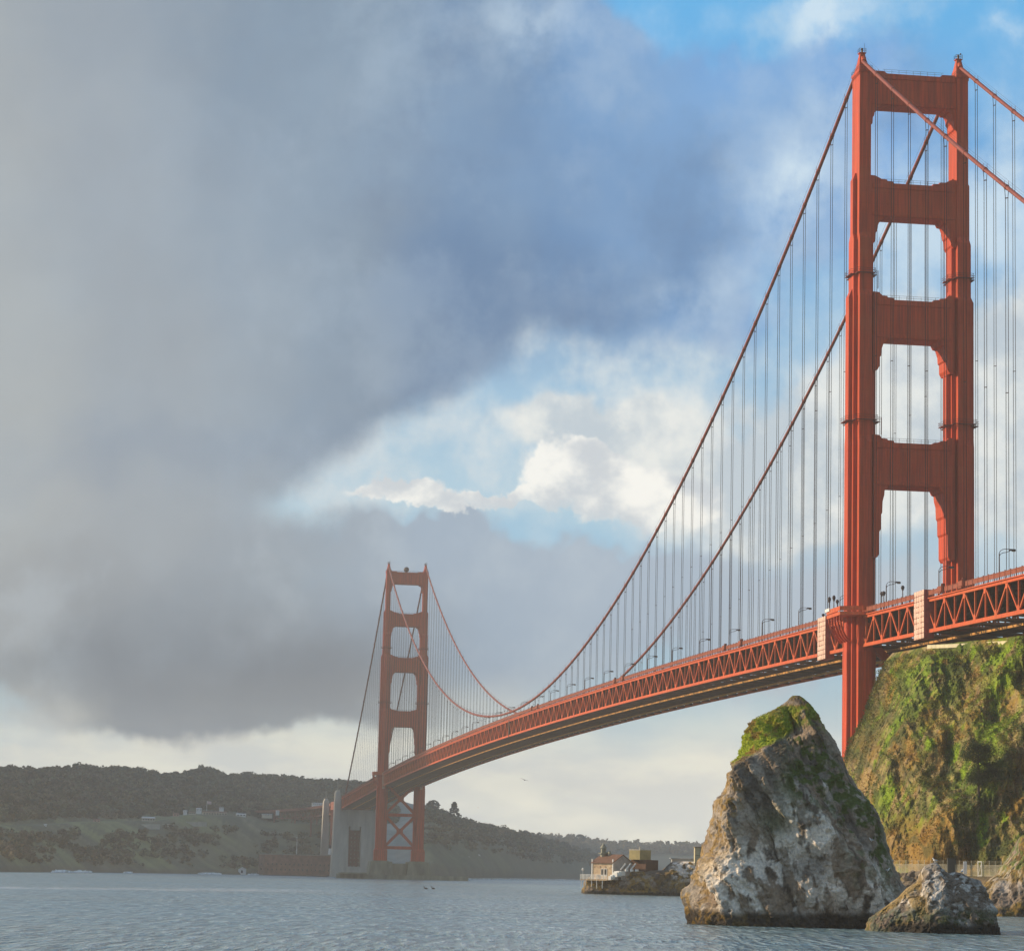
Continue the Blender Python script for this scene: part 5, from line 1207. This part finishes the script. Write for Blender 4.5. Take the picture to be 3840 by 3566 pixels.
# houses on the far hillside
M_pinkw = mat('pink_wall', (.50, .30, .25), .9, .15); M_crw = mat('cream_wall', (.62, .54, .42), .9, .15); M_whw = mat('white_wall', (.72, .70, .66), .9, .1); M_rroof = mat('house_roof', (.20, .09, .06), .9, .2); M_wroof = mat('pale_roof_sheet', (.62, .58, .55), .8, .1)
def house(u, v, wpx, hpx, wm, rm, lab, long=1.0, nwin=3):
    D = ip(u, SHORE)+ip(u, [(0, 260), (600, 330), (1200, 380)]); x, y = ground(u, D); z = ZV(u, v, D); w = wpx*D/F; h = hpx*D/F*.5; d = max(7, w*.45)
    e = empty('house', (x, y, z)); e.rotation_euler = (0, 0, math.atan2(-RT0[1], -RT0[0])+.18)
    m_ = MB(); m_.box(-w/2, w/2, -d/2, d/2, -3, h); wo2 = m_.build('wall', wm, e)
    r = MB(); r.add([(-w/2-.4, -d/2-.5, h), (w/2+.4, -d/2-.5, h), (w/2+.4, d/2+.5, h), (-w/2-.4, d/2+.5, h), (-w/2-.2, 0, h+h*.45), (w/2+.2, 0, h+h*.45)], [(0, 3, 2, 1), (0, 1, 5, 4), (2, 3, 4, 5), (1, 2, 5), (3, 0, 4)]); r.build('roof', rm, e)
    for k in range(nwin):
        xx = -w/2+w*(k+.5)/nwin; q = MB(); q.box(xx-w*.10/max(1, nwin/3), xx+w*.10/max(1, nwin/3), d/2-.02, d/2+.08, h*.3, h*.75); q.build('window', M_dark, e)
    tag(e, lab, 'house', 'houses on the far hillside')
house(355, 3082, 23, 18, M_pinkw, M_rroof, 'pink house alone on the far hillside at the left', nwin=2)
house(549, 3078, 46, 22, M_crw, M_wroof, 'wide cream house with white roof on the far hillside', nwin=5)
house(652, 3059, 21, 16, M_pinkw, M_rroof, 'pink house between the wide cream house and the flag', nwin=2)
house(686, 3046, 13, 12, M_whw, M_wroof, 'tiny white house just above and right of a pink house', nwin=2)
house(712, 3052, 24, 13, M_crw, M_rroof, 'small cream house left of the flag', nwin=3)
house(737, 3039, 18, 14, M_whw, M_wroof, 'white house behind the small cream house, left of the flag', nwin=2)
house(797, 3056, 88, 20, M_crw, M_rroof, 'long cream building beneath the flag', nwin=9)
house(822, 3034, 15, 10, M_whw, M_wroof, 'small white house rising behind the long cream building', nwin=2)
house(896, 3060, 34, 15, M_whw, M_wroof, 'white house right of the long cream building', nwin=3)
house(994, 3056, 36, 7, M_crw, M_wroof, 'low pale shed on the hill above the approach viaduct', nwin=4)
house(1033, 3045, 11, 10, M_whw, M_wroof, 'lone white cottage on the hill above the viaduct', nwin=1)
house(1181, 3016, 38, 9, M_whw, M_wroof, 'low white house high on the wooded hill near the pylon', nwin=5)
house(163, 3094, 9, 8, M_whw, M_wroof, 'tiny white hut farthest left on the far hillside', nwin=1)
house(911, 3260, 18, 9, M_whw, M_wroof, 'small white boathouse at the water left of the brick fort', nwin=2) if False else None
def battery(u0, u1, v, lab):
    D = ip((u0+u1)/2, SHORE)+230; a = at(u0, v, D); b = at(u1, v, D); m_ = MB(); d = b-a; m_.bar((0, 0, 0), tuple(d), 2.0, 2.6); m_.bar((0, 0, 1.5), tuple(d+np.array([0, 0, 1.5])), .8, .5); m_.bar((0, 0, -1.8), tuple(d+np.array([0, 0, -1.8])), 2.6, 1.2)
    o = m_.build('retaining_wall', M_conc); o.location = a; tag(o, lab, 'wall', 'walls on the far slope')
battery(518, 600, 3098, 'thin grey wall slanting across the far slope under the cream house'); battery(604, 654, 3097, 'thick pale grey wall block on the far slope'); battery(660, 775, 3088, 'long thin grey wall on the far slope below the flag')
def flag():
    u, D = 775, ip(775, SHORE)+330; p = at(u, 3040, D); e = empty('flag', tuple(p)); m_ = MB(); m_.tube([(0, 0, 0), (0, 0, 9.5)], [.22, .12], 6); m_.build('pole', M_white, e)
    vs = []; 
    for j in range(4):
        for i in range(9): vs.append((-RT0[0]*-i*.55, -RT0[1]*-i*.55+.25*math.sin(i*.9), 9.3-j*.9-i*.06))
    for j in range(4):
        for i in range(9): a = vs[j*9+i]; vs.append((a[0]+.06*FH[0], a[1]+.06*FH[1], a[2]))
    fs = [(j*9+i, j*9+i+1, (j+1)*9+i+1, (j+1)*9+i) for j in range(3) for i in range(8)]; fs += [tuple(36+k for k in f[::-1]) for f in fs]
    m_ = MB(); m_.add(vs, fs); m_.build('cloth', mat('flag_cloth', (.55, .42, .42), .9), e); tag(e, 'pale flag flying on a white pole over the long cream building', 'flag')
flag()
def hut():
    p = at(908, 3268, ip(908, SHORE)+6); e = empty('boathouse', tuple(p)); m_ = MB(); m_.box(-3.2, 3.2, -2, 2, -3, 2.2); m_.build('wall', M_whw, e); m_ = MB(); m_.prism([(-3.5, 2.2), (3.5, 2.2), (0, 4)], 'y', -2.3, 2.3); m_.build('roof', M_wroof, e); m_ = MB(); m_.box(-.8, .8, 1.95, 2.08, -1, 1.3); m_.build('door', M_dark, e); e.rotation_euler = (0, 0, math.atan2(-RT0[1], -RT0[0])); tag(e, 'small white hut at the water left of the brick fort', 'hut')
hut()
# surf on the far shore
def surf():
    P = []; S = []
    for u0, u1, hp, n in ((196, 270, 5, 500), (272, 345, 4, 420), (465, 496, 2.5, 120), (745, 832, 4, 420), (930, 985, 3.5, 260), (1150, 1248, 4.5, 520), (1722, 1765, 6, 380), (1760, 2190, 4, 2200)):
        for _ in range(n):
            u = RNG.uniform(u0, u1); D = ip(u, SHORE)-RNG.uniform(2, 26); x, y = ground(u, D); t = (u-u0)/(u1-u0); hh = hp*.24*math.sin(math.pi*t)**.6*RNG.random()**1.5
            P.append((x, y, .10+hh)); S.append(RNG.uniform(.9, 2.4))
    tag(leaves('surf', P, S, mat('sea_foam', (.92, .93, .92), .9, .04), flat=.6, aspect=.6), 'white surf breaking along the far shore', 'surf', kind='stuff')
surf()

# ================================================================= BIRDS
M_gull = mat('gull_white', (.85, .83, .78), .8, .05); M_gwing = mat('gull_wing', (.38, .38, .38), .8, .1); M_beak = mat('beak', (.5, .32, .06), .6); M_bird = mat('dark_bird', (.035, .032, .03), .8)
def sitting_gull(loc, rz, s, lab, grp='gulls resting on the rocks'):
    e = empty('gull', loc, rz); e.scale = (s, s, s); m_ = MB()
    m_.tube([(-.30, 0, .24), (-.18, 0, .23), (0, 0, .22), (.14, 0, .27), (.20, 0, .38), (.22, 0, .45), (.27, 0, .47), (.33, 0, .455)], [.02, .08, .115, .10, .055, .05, .058, .025], 10)
    m_.tube([(.02, .04, 0), (.02, .04, .16)], .012, 5); m_.tube([(.02, -.04, 0), (.02, -.04, .16)], .012, 5); m_.build('body', M_gull, e, smooth=True)
    w = MB()
    for q in (-1, 1): w.tube([(.10, q*.085, .27), (-.10, q*.10, .26), (-.40, q*.05, .22)], [.05, .065, .01], 7)
    w.build('wing', M_gwing, e, smooth=True); b = MB(); b.tube([(.32, 0, .455), (.40, 0, .44)], [.022, .006], 6); b.build('beak', M_beak, e); tag(e, lab, 'bird', grp)
def flying(loc, rz, s, lab, m1, grp, name='gull', roll=0.0):
    e = empty(name, loc, rz); e.scale = (s, s, s); e.rotation_euler = (roll, 0, rz); m_ = MB()
    m_.tube([(-.32, 0, 0), (-.15, 0, .01), (.05, 0, 0), (.2, 0, .02), (.30, 0, .02), (.40, 0, .0)], [.03, .07, .085, .06, .05, .01], 8); m_.build('body', m1, e, smooth=True)
    for q in (-1, 1):
        w = MB(); w.add([(.14, q*.05, .03), (.20, q*.35, .14), (.12, q*.75, .08), (-.02, q*.72, .07), (.0, q*.35, .11), (-.12, q*.05, .02)]+[(.14, q*.05, .0), (.20, q*.35, .11), (.12, q*.75, .065), (-.02, q*.72, .055), (.0, q*.35, .08), (-.12, q*.05, -.01)],
                      [(0, 1, 4, 5), (1, 2, 3, 4), (6, 11, 10, 7), (7, 10, 9, 8), (0, 6, 7, 1), (1, 7, 8, 2), (2, 8, 9, 3), (3, 9, 10, 4), (4, 10, 11, 5)]); w.build('wing', m1, e)
    tag(e, lab, 'bird', grp)
rg = math.atan2(RT0[1], RT0[0])
def top_of(name, u):
    me = bpy.data.objects[name].data; n = len(me.vertices); a = np.empty(n*3, np.float32); me.vertices.foreach_get('co', a); P_ = a.reshape(-1, 3)-CAM; zc = P_@FW; uu = 1920+F*(P_@RT)/zc; vv = 1783-F*(P_@UP)/zc
    k = np.where(abs(uu-u) < 4)[0]; k = k[np.argmin(vv[k])]; return tuple(P_[k]+CAM)
def face_of(name, u, v):
    me = bpy.data.objects[name].data; n = len(me.vertices); a = np.empty(n*3, np.float32); me.vertices.foreach_get('co', a); P_ = a.reshape(-1, 3)-CAM; zc = P_@FW; uu = 1920+F*(P_@RT)/zc; vv = 1783-F*(P_@UP)/zc
    k = np.where((uu-u)**2+(vv-v)**2 < 60)[0]; k = k[np.argmin(zc[k])]; return P_[k]+CAM
p = top_of('low_rock', 3503); sitting_gull((p[0], p[1], p[2]-.05), rg+2.6, .95, 'white gull on the peak of the low rock')
p = top_of('low_rock', 3611); sitting_gull((p[0], p[1], p[2]-.05), rg+1.2, 1.0, 'gull on the right hump of the low rock')
p = face_of('sea_stack', 3273, 3151); sitting_gull(tuple(p-FH*.12), rg+2.9, .9, 'gull on a ledge high on the right side of the tall sea rock')
p = face_of('sea_stack', 3330, 3261); sitting_gull(tuple(p-FH*.12), rg+.3, .85, 'gull low on the right flank of the tall sea rock')
flying(tuple(at(1967, 2924, 520)), rg+1.9, 1.1, 'larger dark bird gliding in the sky right of the far tower', M_bird, 'dark birds in flight', 'bird', .25)
flying(tuple(at(1793, 3028, 900)), rg+1.2, .55, 'small dark bird low in the sky between the pine and the large bird', M_bird, 'dark birds in flight', 'bird', .3)
flying(tuple(at(1997, 1979, 900)), rg+.3, .45, 'tiny dark speck of a bird high under the white cloud', M_bird, 'dark birds in flight', 'bird', .2)
flying(tuple(at(1797, 3206, 900)), rg+.6, .85, 'white gull flying low over the water, the right one of two', M_gull, 'gulls flying over the water', 'gull', .5)
flying(tuple(at(1760, 3212, 900)), rg+2.6, .6, 'white gull flying low over the water, the left one of two', M_gull, 'gulls flying over the water', 'gull', .3)
for u, lb in ((1598, 'left one of two dark seabirds floating below the far tower'), (1626, 'right one of two dark seabirds floating below the far tower')):
    x, y = ground(u, 5*F/(3331-hor(u))); e = empty('seabird', (x, y, -.05), rg+2.8); m_ = MB(); m_.tube([(-.7, 0, .25), (-.3, 0, .25), (.2, 0, .22), (.4, 0, .35), (.5, 0, .75), (.55, 0, .9), (.8, 0, .88)], [.04, .26, .28, .16, .09, .1, .02], 9); m_.build('body', M_bird, e, smooth=True); tag(e, lb, 'bird', 'seabirds on the water')

# ---------------------------------------------------------------- unseen cloud added east of the strait to keep the far end out of the sun
def shade_cloud():
    m = bpy.data.materials.new('shade_cloud'); m.use_nodes = True; t = m.node_tree; t.nodes.clear()
    tr = t.nodes.new('ShaderNodeBsdfTransparent'); df = t.nodes.new('ShaderNodeBsdfDiffuse'); df.inputs[0].default_value = (.8, .8, .82, 1); mx = t.nodes.new('ShaderNodeMixShader'); mx.inputs[0].default_value = .44
    t.links.new(tr.outputs[0], mx.inputs[1]); t.links.new(df.outputs[0], mx.inputs[2]); o = t.nodes.new('ShaderNodeOutputMaterial'); t.links.new(mx.outputs[0], o.inputs[0])
    mb = MB(); r = random.Random(5)
    for k in range(46):
        gx = r.uniform(1050, 5200); gy = r.uniform(-700, 750); h = 900+r.uniform(0, 160); tt = h/SD.z; q = MB()
        q.ell((0, 0, 0), 1, 1, .4, 16, 10); ph = r.uniform(0, 50); sc = r.uniform(240, 460)*(.6 if gx < 1500 else 1)
        vs = [Vector(p)*(1+.45*MN.noise(Vector(p)*1.7+Vector((ph, 0, 0)))) for p in q.v]
        mb.add([(gx+SD.x*tt+v.x*sc, gy+SD.y*tt+v.y*sc, h+v.z*sc) for v in vs], q.f)
    tag(mb.build('shade_cloud', m, smooth=True), kind='stuff')
shade_cloud()
# ---------------------------------------------------------------- haze: rain-washed air over the whole strait
def haze():
    m = bpy.data.materials.new('haze'); m.use_nodes = True; t = m.node_tree; t.nodes.clear()
    pv = t.nodes.new('ShaderNodeVolumePrincipled'); pv.inputs['Color'].default_value = (1.0, .96, .88, 1); pv.inputs['Density'].default_value = .000115; pv.inputs['Anisotropy'].default_value = .1
    o = t.nodes.new('ShaderNodeOutputMaterial'); t.links.new(pv.outputs[0], o.inputs['Volume'])
    mb = MB(); mb.box(-3100, 7100, -6100, 6100, -4.5, 262); tag(mb.build('haze', m), kind='stuff')
haze()
